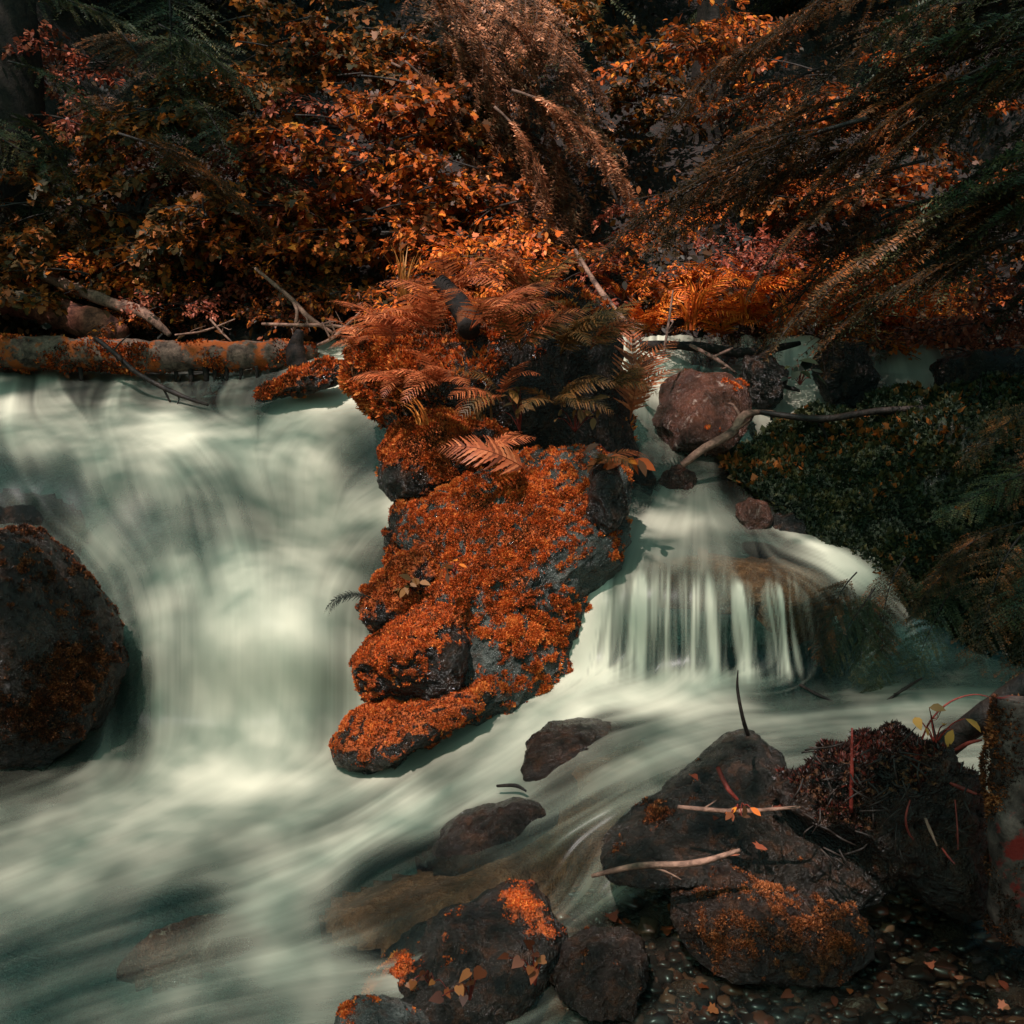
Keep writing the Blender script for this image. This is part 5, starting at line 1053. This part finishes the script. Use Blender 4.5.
for (x_, y_, rx, ry) in [(288,628,36,30),(168,432,42,16),(318,398,45,14),(12,406,30,12),(235,775,75,16),(640,702,80,13),(675,520,50,14),(20,400,40,14),(655,300,40,30),(110,272,60,36),(300,180,40,26),(392,105,22,26),(480,250,60,22),(560,100,40,40),(650,150,30,22),(730,296,140,46),(860,295,70,24),(430,160,60,40),(230,60,14,22),(52,75,18,24),(700,250,40,30),(520,560,60,80),(430,620,50,30),(410,730,60,25),(430,350,70,50)]:
    op = np.maximum(op, 1.35 * np.exp(-((kx - x_) / rx) ** 2 - ((ky - y_) / ry) ** 2))
du = np.zeros_like(hit); dv = np.zeros_like(hit); du[:, :-1] = hit[:, 1:] - hit[:, :-1]; dv[:-1] = hit[1:] - hit[:-1]
clampv = lambda v: v * np.minimum(1, .16 / np.maximum(np.linalg.norm(v, axis=-1, keepdims=True), 1e-6))
du, dv = clampv(np.nan_to_num(du)), clampv(np.nan_to_num(dv))
area = np.maximum(np.abs(np.cross(du, dv) @ SUN_DIR), (st_ * 4.5 / F) ** 2 * .6)
LA = .055 ** 2 * .42
cnt = q.poisson(np.where(np.isnan(hit[..., 0]), 0, -np.log(np.clip(op, .03, .97)) * area / LA * .9))
ii, jj = np.nonzero(cnt > 0); ii, jj = np.repeat(ii, cnt[ii, jj]), np.repeat(jj, cnt[ii, jj])
pt = hit[ii, jj] + du[ii, jj] * q.uniform(-.6, 1.1, (len(ii), 1)) + dv[ii, jj] * q.uniform(-.6, 1.1, (len(ii), 1))
tmin = np.maximum((4.6 + np.maximum(pt[:, 1] - 5, 0) * .25 - pt[:, 2]) / SUN_DIR[2], 3.5)
onwater = iswater[ii, jj]
leafp = pt + SUN_DIR * (tmin + np.where(onwater, q.uniform(8, 15, len(pt)), q.uniform(0, 9, len(pt))))[:, None]
# no leaf stands in a sunbeam that reaches a bright spot of the photograph
e1 = nrm(np.cross(SUN_DIR, [0, 0, 1])); e2 = np.cross(SUN_DIR, e1)
cell = lambda p_: (np.floor(p_ @ e1 / .045).astype(int) + 400) * 1000 + np.floor(p_ @ e2 / .045).astype(int) + 400
bright = np.unique(cell(hit[(op > .75) & ~iswater & ~np.isnan(hit[..., 0])]))
keep_ = ~(np.isin(cell(leafp), bright) & (q.random(len(leafp)) < .96)); leafp = leafp[keep_]
TR = [(-6.0, 0.5, 'unseen shade tree added on the near bank beyond the dripping boulder'), (-5.2, 4.6, 'unseen shade tree added on the bank beyond the head of the main waterfall'), (-7.0, -2.0, 'unseen shade tree added furthest behind the viewer'), (3.6, 0.6, 'unseen shade tree added on the near bank beyond the peeling stump'), (-6.5, 8.5, 'unseen shade tree added far up the slope beyond the thick black trunk')]
tp_ = np.array([[a, b_] for a, b_, _ in TR]); own = np.argmin(np.linalg.norm(leafp[:, None, :2] - tp_[None], axis=-1), axis=1)
for k, (x, y, lb) in enumerate(TR):
    L_ = leafp[own == k]
    if len(L_) == 0: continue
    f = np.array([x, y, gz(x, y)]); tr = thing('unseen_shade_tree', f, lb, 'tree', 'unseen shade trees round the clearing')
    tb = Bag().tube([[0, 0, -.3], [0, 0, .5], [.1, .1, 7], [.15, 0, 26]], [.28, .22, .16, .05], sides=14, noise=.12, sub=10)
    for h_ in np.linspace(8, 24, 14):
        a_ = q.uniform(0, 2 * np.pi); tb.tube([[.1, .05, h_], [.1 + .5 * math.cos(a_), .05 + .5 * math.sin(a_), h_ + .3], [.1 + math.cos(a_), .05 + math.sin(a_), h_ + .4]], [.05, .03, .01], sides=6)
    link('trunk', tb.mesh('trunk', [M_bark]), tr)
    cb = Bag(); put_leaves(cb, L_ - f, nrm(q.normal(size=L_.shape)), nrm(SUN_DIR + q.normal(size=L_.shape) * .45), .055 * q.uniform(.8, 1.25, len(L_)), LEAF * np.array([1, 1.5]), q)
    link('crown', cb.mesh('crown', [M_shade_canopy]), tr)  # leaf cloud out of view, shaped by the wanted sun and shade
